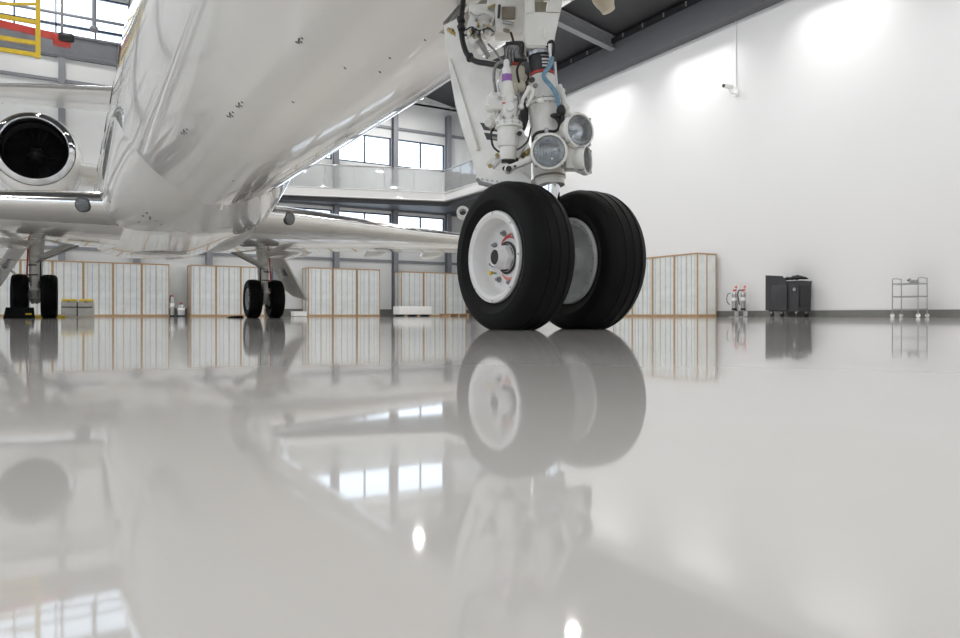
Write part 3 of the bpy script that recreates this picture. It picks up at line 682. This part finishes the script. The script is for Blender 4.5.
# ---- lamps on the leg
def lamp(px, py, d, n, rad, name='taxi_light', depth=.07):
    n = V((n[0]*CT+n[1]*ST, -n[0]*ST+n[1]*CT, n[2])).normalized(); n = ACI.to_3x3() @ n; o = G(px, py, d); R = rad*mpp
    H = part(MB().lathe([(R*.55, -depth), (R*.9, -depth*.7), (R*1.02, -.02), (R*1.12, -.012), (R*1.13, .0), (R*1.08, .006), (R*.96, .008), (R*.93, .002), (R*.93, -.01)], o, n, 48, cap=False), name, 'gear')
    part(MB().lathe([(R*.95, .003), (R*.93, -.006), (R*.7, -.022), (R*.4, -.036), (R*.02, -.042)], o, n, 40), 'reflector', 'steel', H) if False else None
    rf = [(R*.94, .002), (R*.86, -.010), (R*.66, -.024), (R*.38, -.036), (R*.1, -.041), (R*.01, -.042)]
    part(MB().lathe(rf, o, n, 40, cap=False), 'reflector', 'reflector', H)
    part(MB().cyl(o-n*.04, o-n*.012, R*.16, R*.1, n=16), 'bulb', 'lens', H)
    part(MB().lathe([(R*.94, .004), (R*.8, .009), (R*.5, .014), (R*.2, .0165), (R*.005, .017)], o, n, 40, cap=False), 'lens', 'lens', H)
    x, y, z = frame_of(n)
    for k in range(4):
        a = PI/4+PI/2*k; p = o+(x*math.cos(a)+y*math.sin(a))*R*1.12; part(MB().lathe([(.006, -.014), (.006, .004), (.004, .008)], p, n, 10), 'lamp_screw', 'steel', H)
    return H
lamp(549, 151.5, -.13, (-.12, -1, .0), 16)
lamp(579, 130.5, -.12, (.50, -.86, 0), 15.5)
lamp(586, 160, -.10, (.88, -.47, 0), 13.0, depth=.05)
part(MB().box(G(571.5, 158, -.08), (.05, .07, .09), Matrix.Rotation(-TH, 3, 'Z'), .006).box(G(566, 135, -.05), (.05, .05, .06), Matrix.Rotation(-TH, 3, 'Z'), .008).bar(G(560, 165, -.05), G(576, 168, -.07), .03, .02, .003), 'lamp_mount', 'gear')
part(MB().cyl(G(566, 137, -.1), G(567, 141, -.11), 2.4*mpp, n=14), 'mount_screw', 'steel')
# cables
part(MB().tube([G(533, 142, -.10), G(533.5, 137, -.11), G(537, 133, -.11), G(543, 131.5, -.11), G(548, 131, -.11), G(554, 131.5, -.1), G(558, 129, -.08), G(559, 123, -.06), G(556, 117, -.055), G(561, 112, -.05)], 1.5*mpp), 'lamp_cable', 'hose')
part(MB().box(G(546.5, 130.5, -.12), (.012, .012, .02), None, .002), 'cable_clip', 'steel')
part(MB().ball(G(555.5, 116, -.06), (.022, .016, .010)).ball(G(561, 111, -.05), (.018, .016, .024)).ball(G(562, 119, -.05), (.012, .012, .02)), 'black_connector', 'black')
part(MB().tube([G(552, 58, -.02), G(549.5, 66, -.045), G(544, 74, -.05), G(545, 79, -.055), G(551, 86, -.055), G(556, 94, -.05), G(558.5, 103, -.05), G(559.5, 108, -.05)], 2.2*mpp, 12), 'blue_hose', 'bluehose')
part(MB().tube([G(547, 47, .0), G(549, 43, -.01), G(552, 41.5, -.01), G(554, 45, -.01), G(553.5, 54, -.01), G(552, 62, .0)], 1.8*mpp), 'black_cable', 'hose')
part(MB().tube([G(549.5, 44, -.02), G(550, 52, -.02), G(551, 60, -.02)], 1.4*mpp), 'white_cable', 'white')
part(MB().tube([G(555, 62, .02), G(556, 76, .01), G(557, 88, .0)], 1.2*mpp), 'white_cable', 'white')
for P, r_, m in (([(500, 92, -.05), (498, 86, -.05), (499, 76, -.04), (502, 70, -.03)], .9, 'steel'), ([(515, 118, -.05), (519, 112, -.05), (520, 100, -.03), (518, 90, .0)], 1.0, 'steel'),
                 ([(517, 150, -.05), (523, 146, -.06), (528, 140, -.07), (531, 128, -.07)], .9, 'darkmetal'), ([(494, 128, -.02), (491, 134, -.02), (493, 146, -.02), (499, 152, -.03)], 1.1, 'hose'),
                 ([(527, 60, .0), (521, 62, .0), (517, 70, .01), (519, 82, .0)], 1.2, 'hose'), ([(488, 44, .12), (494, 50, .1), (499, 57, .05), (503, 61, .01)], 1.1, 'greyhose'),
                 ([(470, 12, .19), (476, 16, .18), (484, 14, .18), (492, 18, .17)], .9, 'steel'), ([(466, 30, .2), (472, 27, .18), (480, 31, .18), (488, 28, .17), (494, 32, .16)], .8, 'darkmetal'),
                 ([(559, 136, -.08), (563, 143, -.10), (563, 152, -.10), (560, 160, -.09)], 1.0, 'hose'), ([(523, 44, -.01), (520, 50, -.01), (522, 58, -.01)], 1.0, 'darkmetal')):
    part(MB().tube([G(*p) for p in P], r_*mpp, 8), 'hydraulic_line', m)
for k in range(14):
    a = 2*PI*k/14; e0 = on(104.4); u_ = V((math.cos(a), math.sin(a), 0))
    part(MB().cyl(e0+u_*17.6*mpp-sd*.012, e0+u_*17.6*mpp+sd*.012, 1.1*mpp, n=6), 'flange_bolt', 'steel', LEG)
for px, py in ((500, 97), (496, 112), (513, 116), (503, 117), (516, 99)):
    part(MB().cyl(G(px, py, -.055), G(px, py, -.075), 1.5*mpp, n=6), 'valve_nut', 'steel', ACT)
# torque link / towing lug behind the near wheel
lug = G(463, 213, .30)
part(MB().lathe([(.014, -.02), (.026, -.02), (.026, .02), (.014, .02)], lug, V((-.5, -.85, .1)), 28, cap=False).bar(lug+V((.02, -.02, -.02)), lug+V((.14, -.2, -.16)), .04, .05, .008), 'towing_lug', 'gear')
b = MB().bar(on(176)+V((0, .03, 0)), V((0, .30, .50)), .05, .03, .006).bar(V((0, .30, .50)), axc+V((0, .04, .02)), .05, .03, .006).cyl(V((-.04, .30, .5)), V((.04, .30, .5)), .018)
part(b, 'torque_link', 'gear')
# probe on the far side of the belly
pb = G(605, 2, .55)
part(MB().lathe([(.052, .35), (.05, .02), (.045, 0), (.036, -.02), (.03, -.045), (.012, -.05)], pb+V((0, 0, .0)), V((-.35, .2, 1)), 28), 'belly_probe', 'tan')
# ---- markings and fittings on the belly: placed on the skin
def hit(px, py, bvh):
    o = ACI @ V((0, 0, CAMZ)); d = (G(px, py)-o).normalized(); return bvh.ray_cast(o, d)
def decal(px, py, w, h, ang, m='mark', bvh=None, name='belly_mark', parent=None):
    best = None
    for bv, par in ((fus_bvh, FUS), (fa_bvh, FAIR)):
        r_ = hit(px, py, bv)
        if r_[0] is not None and (best is None or r_[3] < best[0][3]): best = (r_, par)
    if not best: return
    (p, n, _, dist), par = best
    vd = (p-(ACI @ V((0, 0, CAMZ)))).normalized()
    if n.dot(vd) > 0: n = -n
    x = V((0, 1, 0)); x = (x-n*x.dot(n)).normalized(); y = n.cross(x)
    w, h = w*dist/F, h*dist/F; c, s = math.cos(ang), math.sin(ang); u = x*c+y*s; v = -x*s+y*c
    return part(MB().plate([p+n*.003-u*w/2-v*h/2, p+n*.003+u*w/2-v*h/2, p+n*.003+u*w/2+v*h/2, p+n*.003-u*w/2+v*h/2], n*-.006), name, m, par)
for (px, py) in ((184, 131), (230, 114), (239, 104), (299, 40)):
    decal(px, py, 7, 1.6, .2)
    for dx, dy in ((-2.5, 2.2), (0, 2.8), (2.4, 2.0), (3.0, -1.8)): decal(px+dx, py+dy, 2.2, 1.5, .9)
for px, py, w_ in ((147, 213, 4), (143, 216, 3), (150, 218, 11), (156, 221, 3), (139, 222, 2.5), (161, 225, 3), (233, 181, 3), (244, 217, 3), (110, 202, 2.5), (268, 211, 2.5)):
    decal(px, py, w_, 1.8, .1)
for px, py in ((425, 40), (380, 72), (293, 102), (345, 68), (390, 58)): decal(px, py, 3, 1.2, .8)
# slim drain mast under the fairing front
r_ = hit(221, 205, fa_bvh)
if r_[0]:
    p = r_[0]; part(MB().plate([p+V((0, -.16, .10)), p+V((0, .10, .03)), p+V((0, .14, -.05)), p+V((0, .02, -.06))], V((.02, 0, 0))), 'drain_mast', 'paint', FAIR)
# ram-air scoop on the far shoulder of the fairing
part(MB().lathe([(.10, .5), (.105, .1), (.10, .02), (.092, 0), (.084, .02), (.08, .3)], V((.93, 8.3, 1.9)), V((.05, 1, .02)), 28, cap=False), 'ram_air_scoop', 'bright', FAIR)
# ---- main gear
def main_gear(sx):
    gx, gy, R = sx*2.2+.035, 14.3, .44
    ac = V((gx, gy, R-.02)); X = V((sx, 0, 0))
    L = part(MB().lathe([(.075, .30), (.085, .34), (.085, .62), (.10, .64), (.10, .66), (.09, .68), (.115, .70), (.12, 1.05), (.13, 1.3), (.15, 1.7)], V((gx, gy, 0)), V((-sx*.02, 0, 1)), 28), 'main_leg', 'gear')
    part(MB().cyl(V((gx, gy, .28)), V((gx, gy, .72)), .058), 'piston', 'chrome', L)
    part(MB().box((gx, gy-.02, .47), (.2, .2, .22), None, .03).cyl(ac-X*.16, ac+X*.16, .07), 'axle', 'gear', L)
    part(MB().bar((gx, gy-.1, .78), (gx, gy-.26, .56), .10, .04, .01).bar((gx, gy-.26, .56), (gx, gy-.06, .36), .10, .04, .01).cyl((gx-.07, gy-.26, .56), (gx+.07, gy-.26, .56), .03), 'torque_link', 'gear', L)
    part(MB().lathe([(.05, 0), (.06, .02)], V((gx, gy-.13, .55)), V((0, -1, 0)), 20), 'torque_cap', 'darkmetal', L)
    part(MB().tube([(gx+sx*.11, gy-.06, 1.35), (gx+sx*.12, gy-.1, 1.0), (gx+sx*.13, gy-.1, .75), (gx+sx*.14, gy-.05, .5)], .016), 'brake_hose', 'red', L)
    part(MB().tube([(gx-sx*.1, gy-.08, 1.3), (gx-sx*.1, gy-.1, .9), (gx-sx*.09, gy-.08, .5)], .012), 'brake_hose', 'hose', L)
    for k, z in enumerate((1.02, .83)): part(MB().lathe([(.123, 0), (.125, .012), (.123, .024)], V((gx, gy, z)), V((0, 0, 1)), 28), 'strap_band', 'darkmetal', L)
    # folding side brace
    part(MB().tube([(gx-sx*.72, gy-.05, 1.52), (gx-sx*.04, gy-.1, 1.17)], .045, smooth=0), 'side_brace', 'gear', L)
    part(MB().tube([(gx-sx*.74, gy-.12, 1.44), (gx-sx*.02, gy-.16, 1.08)], .022, smooth=0), 'lock_stay', 'steel', L)
    part(MB().ball((gx, gy-.12, 1.14), .08), 'brace_joint', 'gear', L)
    # leg door
    dpl = [(gx+sx*.30, gy-.30, 1.50), (gx+sx*.09, gy+.32, 1.56), (gx+sx*.60, gy+.34, .66), (gx+sx*.72, gy+.14, .52), (gx+sx*.93, gy-.28, .42)]
    D_ = part(MB().plate([V(p) for p in dpl], V((-sx*.035, 0, -.02))), 'main_gear_door', 'grey' if False else 'gear', L)
    part(MB().box((gx+sx*.42, gy-.02, 1.04), (.03, .3, .2), Matrix.Rotation(sx*.33, 3, 'Z') @ Matrix.Rotation(-sx*.5, 3, 'Y'), .01), 'door_stiffener', 'steel', L)
    part(MB().tube([(gx+sx*.10, gy-.05, .62), (gx+sx*.42, gy-.1, .95)], .022, smooth=0), 'door_rod', 'gear', L)
    for s2 in (-1, 1):
        c = ac+X*s2*.245
        ty = tyre(c, V((s2*sx, 0, 0)), R, .29, .235, .02, 'main_tyre', L)
        part(MB().lathe([(.23, .07), (.245, .1), (.24, .115), (.205, .11), (.17, .06), (.08, .05), (.07, .09), (.03, .1)], c, V((s2*sx, 0, 0)), 40), 'main_rim', 'wheelgrey', L)
        b = MB()
        for k in range(8): a = PI/4*k; b.cyl(c+V((s2*sx*.05, math.cos(a)*.12, math.sin(a)*.12)), c+V((s2*sx*.075, math.cos(a)*.12, math.sin(a)*.12)), .03, n=10)
        part(b, 'rim_hole', 'darkmetal', L)
        part(MB().cyl(c-X*s2*.13, c-X*s2*.03, .17), 'brake_pack', 'darkmetal', L)
    # bulges of the wheel well on both sides of the leg
    for s2, e_ in ((-1, (.42, .75, .20)), (1, (.30, .7, .17))): part(MB().ball((gx+s2*sx*(-.38 if s2 < 0 else .34)*s2*s2*(1 if s2 > 0 else -1)*s2, gy-.15, 1.52), e_), 'wheel_well_fairing', 'paint')
for sx in (-1, 1): main_gear(sx)
# slim aft belly strakes seen under the fairing
part(MB().ball((.0, 13.4, 1.26), (.55, 1.1, .07)), 'belly_access_panel', 'paint', FAIR)
AC.location = ORG; AC.rotation_euler = (0, 0, YAW)

# ================================================================== wrapped wood-framed panel units along the walls
def panel_unit(w=1.04, h=2.2, d=.9, style=0):
    u = empty('panel_crate')
    fr = MB(); q = .036
    for x in (q/2, w-q/2):
        for y in (q/2, d-q/2): fr.box((x, y, h/2), (q, q, h))
    for z in (.045, h-.025):
        for y in (q/2, d-q/2): fr.box((w/2, y, z), (w, q+.01, .09 if z < 1 else .05))
        for x in (q/2, w-q/2): fr.box((x, d/2, z), (q+.01, d, .09 if z < 1 else .05))
    fr.box((q/2, d/2, h/2), (q, q, h)).box((w-q/2, d/2, h/2), (q, q, h))
    fr.build('frame', 'wood', u)
    MB().box((w/2, d/2, h/2), (w-.03, d-.03, h-.09)).build('wrapped_panel', 'sheet', u)
    for k, (f, m, sw) in enumerate(((.14, 'greystrip', .02), (.30, 'bluestrip', .022), (.52, 'greystrip', .06), (.74, 'bluestrip', .016), (.88, 'greystrip', .02)) if style == 0 else ((.12, 'bluestrip', .02), (.36, 'greystrip', .05), (.60, 'bluestrip', .018), (.82, 'bluestrip', .022))):
        MB().box((w*f, .012, h/2+.02), (sw, .012, h-.16)).build('edge_strip', m, u)
    return u
P0 = panel_unit(style=0); P1 = panel_unit(style=1)
runs = []
x = 4.03
n = 0
def put(src, loc, rz, label, sx=1, sz=1):
    o = copy_tree(src); o.location = loc; o.rotation_euler = (0, 0, rz); o.scale = (sx, 1, sz)
    tag(o, label, 'crate', 'wood-framed wrapped panel crates'); return o
ordn = ['first', 'second', 'third', 'fourth', 'fifth', 'sixth']
for k in range(6):
    put((P0, P1)[k % 2], (4.03-1.035*(k+1), 32.05, 0), 0, 'wrapped panel crate, %s from the floor extinguishers in the longest row' % ordn[k], 1.035/1.04*.995, .985)
for k, s in enumerate(('at the end beside the two small fire extinguishers', 'in the middle of the row of three', 'half hidden by the right main wheels')):
    put((P1, P0)[k % 2], (4.85+1.02*k, 32.05, 0), 0, 'wrapped panel crate %s' % s, .975, .99)
for k, s in enumerate(('first', 'middle', 'last')):
    put((P0, P1)[k % 2], (9.85+1.17*k, 32.05, 0), 0, 'wood-framed crate, %s of three between right main wheels and low white crate' % s, 1.1, 1.02)
for k, s in enumerate(('behind the low white crate', 'next to the low white crate under the mezzanine', 'with close slats in the corner just left of the nose wheel')):
    put((P1, P0)[k % 2], (14.45+1.21*k, 32.05, 0), 0, 'wood-framed wrapped crate %s' % s, 1.15, 1.0)
for k, s in enumerate(('first', 'second', 'third', 'fourth')):
    o = put((P0, P1)[k % 2], (18.0, 16.6+1.03*(k+1), 0), -PI/2, 'wrapped crate on the white right wall, %s one from the double extinguisher stand' % s, 1.03/1.04*.995, .955)
for P in (P0, P1):
    for ch in list(P.children): bpy.data.objects.remove(ch)
    bpy.data.objects.remove(P)
# extra close slats in the corner crate
cs = MB()
# ------------------------------------------------------------------ charcoal bin with cloth
bn = empty('wheeled_bin', (18.25, 13.1, 0)); tag(bn, 'charcoal wheeled bin cart against the white wall', 'bin')
b = MB(); H0, H1 = .17, 1.02
b.loft([[V((.02, .02, H0)), V((.60, .02, H0)), V((.60, 1.0, H0)), V((.02, 1.0, H0))], [V((0, 0, H1)), V((.62, 0, H1)), V((.62, 1.04, H1)), V((0, 1.04, H1))]])
b.plate([V((-.03, .36, .2)), V((-.03, 1.07, .2)), V((-.03, 1.07, 1.25)), V((-.03, .50, 1.20)), V((-.03, .36, 1.04))], V((.03, 0, 0)))
b.build('body', 'bin', bn)
MB().box((.31, .5, 1.03), (.66, 1.02, .04), None, .01).build('lid', 'bin', bn)
MB().box((-.036, .60, .58), (.012, .52, .72), None, .004).build('front_panel', 'bin', bn)
MB().box((.3, -.01, .6), (.44, .012, .62)).build('side_panel', 'black', bn)
for x_, y_ in ((.08, .1), (.54, .1), (.08, .92), (.54, .92)):
    c = MB().cyl((x_-.02, y_, .07), (x_+.02, y_, .07), .07, n=20, bev=.008); ca = c.build('caster', 'black', bn); MB().box((x_, y_, .14), (.07, .05, .07)).build('caster_fork', 'steel', ca)
MB().cyl((-.015, .10, .80), (-.03, .10, .80), .05).build('lock', 'steel', bn)
cl = empty('cloth_cover', (18.42, 13.1, 1.05)); tag(cl, 'crumpled black cloth lying over the top of the charcoal bin', 'cloth')
b = MB(); rn = random.Random(5); nx, ny = 14, 18; vs = []; fs = []
for i in range(nx):
    for j in range(ny):
        u, v_ = i/(nx-1), j/(ny-1); e_ = min(u, 1-u, v_, 1-v_)
        z = .05+.13*min(1, e_*4)*(.5+.5*math.sin(7*u+3*v_))*(1-.4*v_)+.03*math.sin(19*v_+5*u)*min(1, e_*6)+rn.uniform(0, .02)
        vs.append(V((-.12+.5*u, -.05+.8*v_-.1*math.sin(5*u), max(.012, z))))
for i in range(nx-1):
    for j in range(ny-1): fs.append((i*ny+j, i*ny+j+1, (i+1)*ny+j+1, (i+1)*ny+j))
b.add(vs, fs); o = b.build('fabric', 'cloth', cl, 80); o.modifiers.new('t', 'SOLIDIFY').thickness = .01
# ------------------------------------------------------------------ steel trolley
tl = empty('steel_trolley', (18.2, 9.75, 0)); tag(tl, 'three-tier wire-thin steel trolley on white casters by the white wall', 'trolley')
W_, L_ = .40, .63
for y_ in (0, L_):
    MB().tube([(0, y_, .12), (0, y_, .90), (.02, y_, .965), (.07, y_, .98), (W_-.07, y_, .98), (W_-.02, y_, .965), (W_, y_, .90), (W_, y_, .12)], .012, smooth=3).build('end_hoop', 'steel', tl)
for z in (.19, .51, .83):
    b = MB().box((W_/2, L_/2, z), (W_, L_, .012))
    for x_ in (0, W_): b.box((x_, L_/2, z+.012), (.012, L_, .035))
    for y_ in (0, L_): b.box((W_/2, y_, z+.012), (W_, .012, .035))
    b.build('tray', 'steel', tl)
for x_ in (0, W_):
    for y_ in (0, L_):
        ca = MB().cyl((x_-.015, y_, .052), (x_+.015, y_, .052), .052, n=20, bev=.005).build('caster', 'white', tl); MB().box((x_, y_, .10), (.05, .03, .05)).build('caster_fork', 'steel', ca)
it = empty('steel_dispenser', (18.36, 9.93, .855)); tag(it, 'small grey metal box left on the top tray of the steel trolley', 'box')
MB().box((0, 0, .05), (.14, .16, .085), None, .01).build('case', 'steel', it); MB().cyl((0, .09, .10), (0, .16, .07), .03).build('spout', 'greyhose', it)
# ------------------------------------------------------------------ fire extinguishers
def extinguisher(name, h, r, label, loc, hosed, body='steel', base='black'):
    e = empty(name, loc); tag(e, label, 'fire extinguisher')
    MB().lathe([(r*.9, .0), (r, .015), (r, h*.72), (r*.85, h*.80), (r*.4, h*.86), (r*.3, h*.89)], V((0, 0, 0)), V((0, 0, 1)), 28).build('cylinder', body, e)
    MB().lathe([(r*1.03, 0), (r*1.03, .07)], V((0, 0, .0)), V((0, 0, 1)), 28).build('base', base, e)
    MB().cyl((0, 0, h*.88), (0, 0, h*.94), r*.35).box((0, -.03, h*.96), (.03, .13, .025), None, .005).box((0, -.03, h*.92), (.025, .1, .02), None, .004).build('valve_handle', 'red', e)
    if hosed: MB().tube([(0, .02, h*.92), (-.06, .10, h*.93), (-.08, r+.06, h*.75), (-.05, r+.05, h*.4), (-.03, r+.03, h*.25)], .018).build('discharge_hose', 'hose', e)
    MB().cyl((0, -.0, h*.45), (0, 0, h*.6), r*1.015).build('paper_label', 'white', e)
    return e
es = empty('extinguisher_stand', (18.55, 15.5, 0)); tag(es, 'pale metal double stand holding two extinguishers beside the wall crates', 'stand')
MB().box((.12, 0, .012), (.24, .62, .024), None, .006).build('base_plate', 'steel', es)
for y_ in (-.17, .17):
    MB().box((.2, y_, .5), (.03, .14, 1.0), None, .006).build('back_post', 'white', es); MB().cyl((.175, y_, .98), (.185, y_, .97), .05).build('red_sign', 'red', es)
    MB().box((.12, y_, .20), (.14, .16, .02)).build('bracket', 'steel', es)
e1 = extinguisher('fire_extinguisher', .68, .075, 'silver extinguisher with black base ring, nearer the crates on the double stand', (18.64, 15.67, .215), False)
e2 = extinguisher('fire_extinguisher', .68, .07, 'silver extinguisher with a black hose, nearer the charcoal bin on the double stand', (18.64, 15.33, .215), True)
MB().tube([(-.08, .06, .55), (-.1, .18, .5), (-.1, .2, .3), (-.07, .12, .18)], .012).build('discharge_hose', 'hose', e1)
def floor_at(px, D): v = at(px, 300, D); return (v.x, v.y, 0)
extinguisher('fire_extinguisher', .92, .085, 'tall thin extinguisher with black horn on the floor between two crate rows', floor_at(172.5, 29.3), True)
extinguisher('fire_extinguisher', .60, .15, 'squat round silver extinguisher standing on the floor between two crate rows', floor_at(181, 29.4), False)
# ------------------------------------------------------------------ CCTV camera on the wall
cp = V((PR, 0, 0)); q = at(737, 90, 23.35); cc = empty('wall_mounted_camera', (PR, q.y, q.z)); tag(cc, 'white bullet security camera on a bracket high on the white wall', 'camera')
MB().lathe([(.10, 0), (.10, -.03), (.09, -.035)], V((0, 0, -.12)), V((1, 0, 0)), 24).build('wall_plate', 'white', cc)
MB().tube([(-.03, 0, -.12), (-.2, .02, -.14), (-.30, .05, -.02)], .03).build('bracket', 'white', cc)
bd = MB().lathe([(.05, -.2), (.075, -.19), (.075, .2), (.06, .22)], V((-.33, .05, .07)), V((-1, -.05, -.06)), 24); bd = bd.build('body', 'white', cc)
MB().lathe([(.06, .215), (.055, .23), (.02, .225)], V((-.33, .05, .07)), V((-1, -.05, -.06)), 24).build('lens', 'black', cc)
cd = empty('wall_conduit', (PR-.03, q.y, 0)); tag(cd, 'thin grey conduit running up the white wall above the security camera', 'conduit')
MB().box((0, 0, (q.z+.1+9.6)/2), (.03, .03, 9.6-q.z-.1)).build('pipe', 'wall', cd)
# ------------------------------------------------------------------ things on the floor to the left
D0 = 21.5; lp = floor_at(78, D0)
cs = empty('tool_case', lp, -TH*.2); tag(cs, 'grey tool chest with two yellow lids on the floor behind the left main wheels', 'case')
MB().box((0, 0, .24), (.84, .45, .46), None, .02).build('body', 'caseg', cs)
for x_ in (-.22, .22):
    l = MB().box((x_, 0, .505), (.36, .47, .07), None, .015).build('lid', 'yellow', cs); MB().box((x_, -.24, .46), (.07, .02, .06)).build('latch', 'grey', l)
MB().box((0, -.23, .30), (.80, .02, .025)).box((0, -.23, .24), (.03, .02, .42)).build('seam_strip', 'darkmetal', cs)
ck = empty('wheel_chock', floor_at(19, 13.2)); tag(ck, 'black rubber wheel chock in front of the left main wheel', 'chock')
MB().plate([V((-.24, -.1, 0)), V((.25, -.1, 0)), V((.23, -.1, .20)), V((-.20, -.1, .20))], V((0, .22, 0))).build('block', 'rubber', ck); MB().box((.15, -.105, .08), (.1, .01, .03)).build('stripe', 'yellow', ck)
yb = empty('flat_bar', floor_at(47, 15.6)); tag(yb, 'low yellow bar lying flat on the floor beside the left main wheels', 'bar')
MB().box((0, 0, .03), (.7, .10, .055), None, .01).build('beam', 'yellow', yb)
bk = empty('wheel_chock', floor_at(235, 15.9)); tag(bk, 'low black chock on the floor just left of the right main wheels', 'chock')
MB().plate([V((-.18, -.08, 0)), V((.18, -.08, 0)), V((.14, -.08, .05)), V((-.1, -.08, .035))], V((0, .16, 0))).build('block', 'rubber', bk)
wb = empty('white_box', floor_at(299, 29.5)); tag(wb, 'low white box on the floor by the grey skirting right of the main wheels', 'box')
MB().box((0, 0, .11), (.55, .4, .18), None, .01).build('body', 'white', wb); MB().box((0, 0, .205), (.58, .43, .03), None, .006).build('lid', 'white', wb)
pc = empty('pallet_crate', (14.35, 30.9, 0)); tag(pc, 'long low white crate on a dark pallet in front of the corner crates', 'crate')
MB().box((.15, 0, .29), (1.65, .75, .38), None, .01).build('crate_body', 'white', pc)
b = MB()
for x_ in (-.5, .15, .8): b.box((x_, 0, .05), (.12, .75, .1))
b.box((.15, 0, .085), (1.65, .75, .025)); b.build('pallet', 'black', pc)
pw = empty('timber_pallet', (16.6, 30.6, 0)); tag(pw, 'low bare timber pallet on the floor in the corner beside the nose wheel', 'pallet')
b = MB()
for x_ in (-.5, 0, .5): b.box((x_, 0, .06), (.1, .9, .12))
for y_ in (-.4, -.2, 0, .2, .4): b.box((0, y_, .13), (1.2, .12, .025))
b.build('slats', 'wood', pw)
# ------------------------------------------------------------------ yellow overhead platform, red hoist, hanging pipe
yo = at(20, 30, 20.0)
yp = empty('overhead_platform', (yo.x, yo.y, 7.2)); tag(yp, 'yellow lattice access platform hanging at the top left corner', 'platform')
R_ = at(38, 30, 20.0)-V((yo.x, yo.y, 0)); rx_ = R_.x
b = MB(); b.bar((rx_, R_.y, .0), (rx_, R_.y, 6.3), .16, .12); b.build('post', 'yellow', yp)
for dz0, dz1 in ((1.02, .98), (.36, .40), (.1, .08)):
    MB().bar((rx_-3.2, R_.y, dz1), (rx_, R_.y, dz1), .11, .10).build('rail', 'yellow', yp)
MB().bar((rx_-2.4, R_.y, 1.0), (rx_, R_.y, 1.5), .07, .06).build('brace', 'yellow', yp)
MB().bar((rx_-3.2, R_.y, .05), (rx_-3.2, R_.y, 6.0), .14, .12).build('post', 'yellow', yp)
ro = at(62, 41, 23.0)
rh = empty('hoist', ro); tag(rh, 'red hoist block with a black hook unit beside the yellow platform', 'hoist')
MB().box((0, 0, .0), (.5, .4, .30), None, .03).bar((-1.7, .12, .26), (-.2, .05, .12), .15, .2).build('body', 'red', rh)
MB().lathe([(.10, -.22), (.14, -.15), (.14, .15), (.10, .22)], V((.12, -.22, .06)), V((1, 0, 0)), 20).build('drum', 'black', rh)
MB().box((0, .1, 1.9), (.08, .08, 3.6)).build('hanger', 'column', rh)
ho = at(94, 29, 24.0); hp = empty('hanging_pipe', ho); tag(hp, 'thin grey pipe with a round end hanging from the roof beside the jet', 'pipe')
MB().cyl((0, 0, 0), (0, 0, roof_z(ho.x)-ho.z), .06).build('rod', 'column', hp); MB().ball((0, 0, 0), (.13, .13, .12)).build('end_cap', 'column', hp)
sc.cycles.max_bounces = 10; sc.cycles.diffuse_bounces = 5; sc.cycles.transparent_max_bounces = 16; sc.cycles.caustics_reflective = False
sc.cycles.sample_clamp_indirect = 6
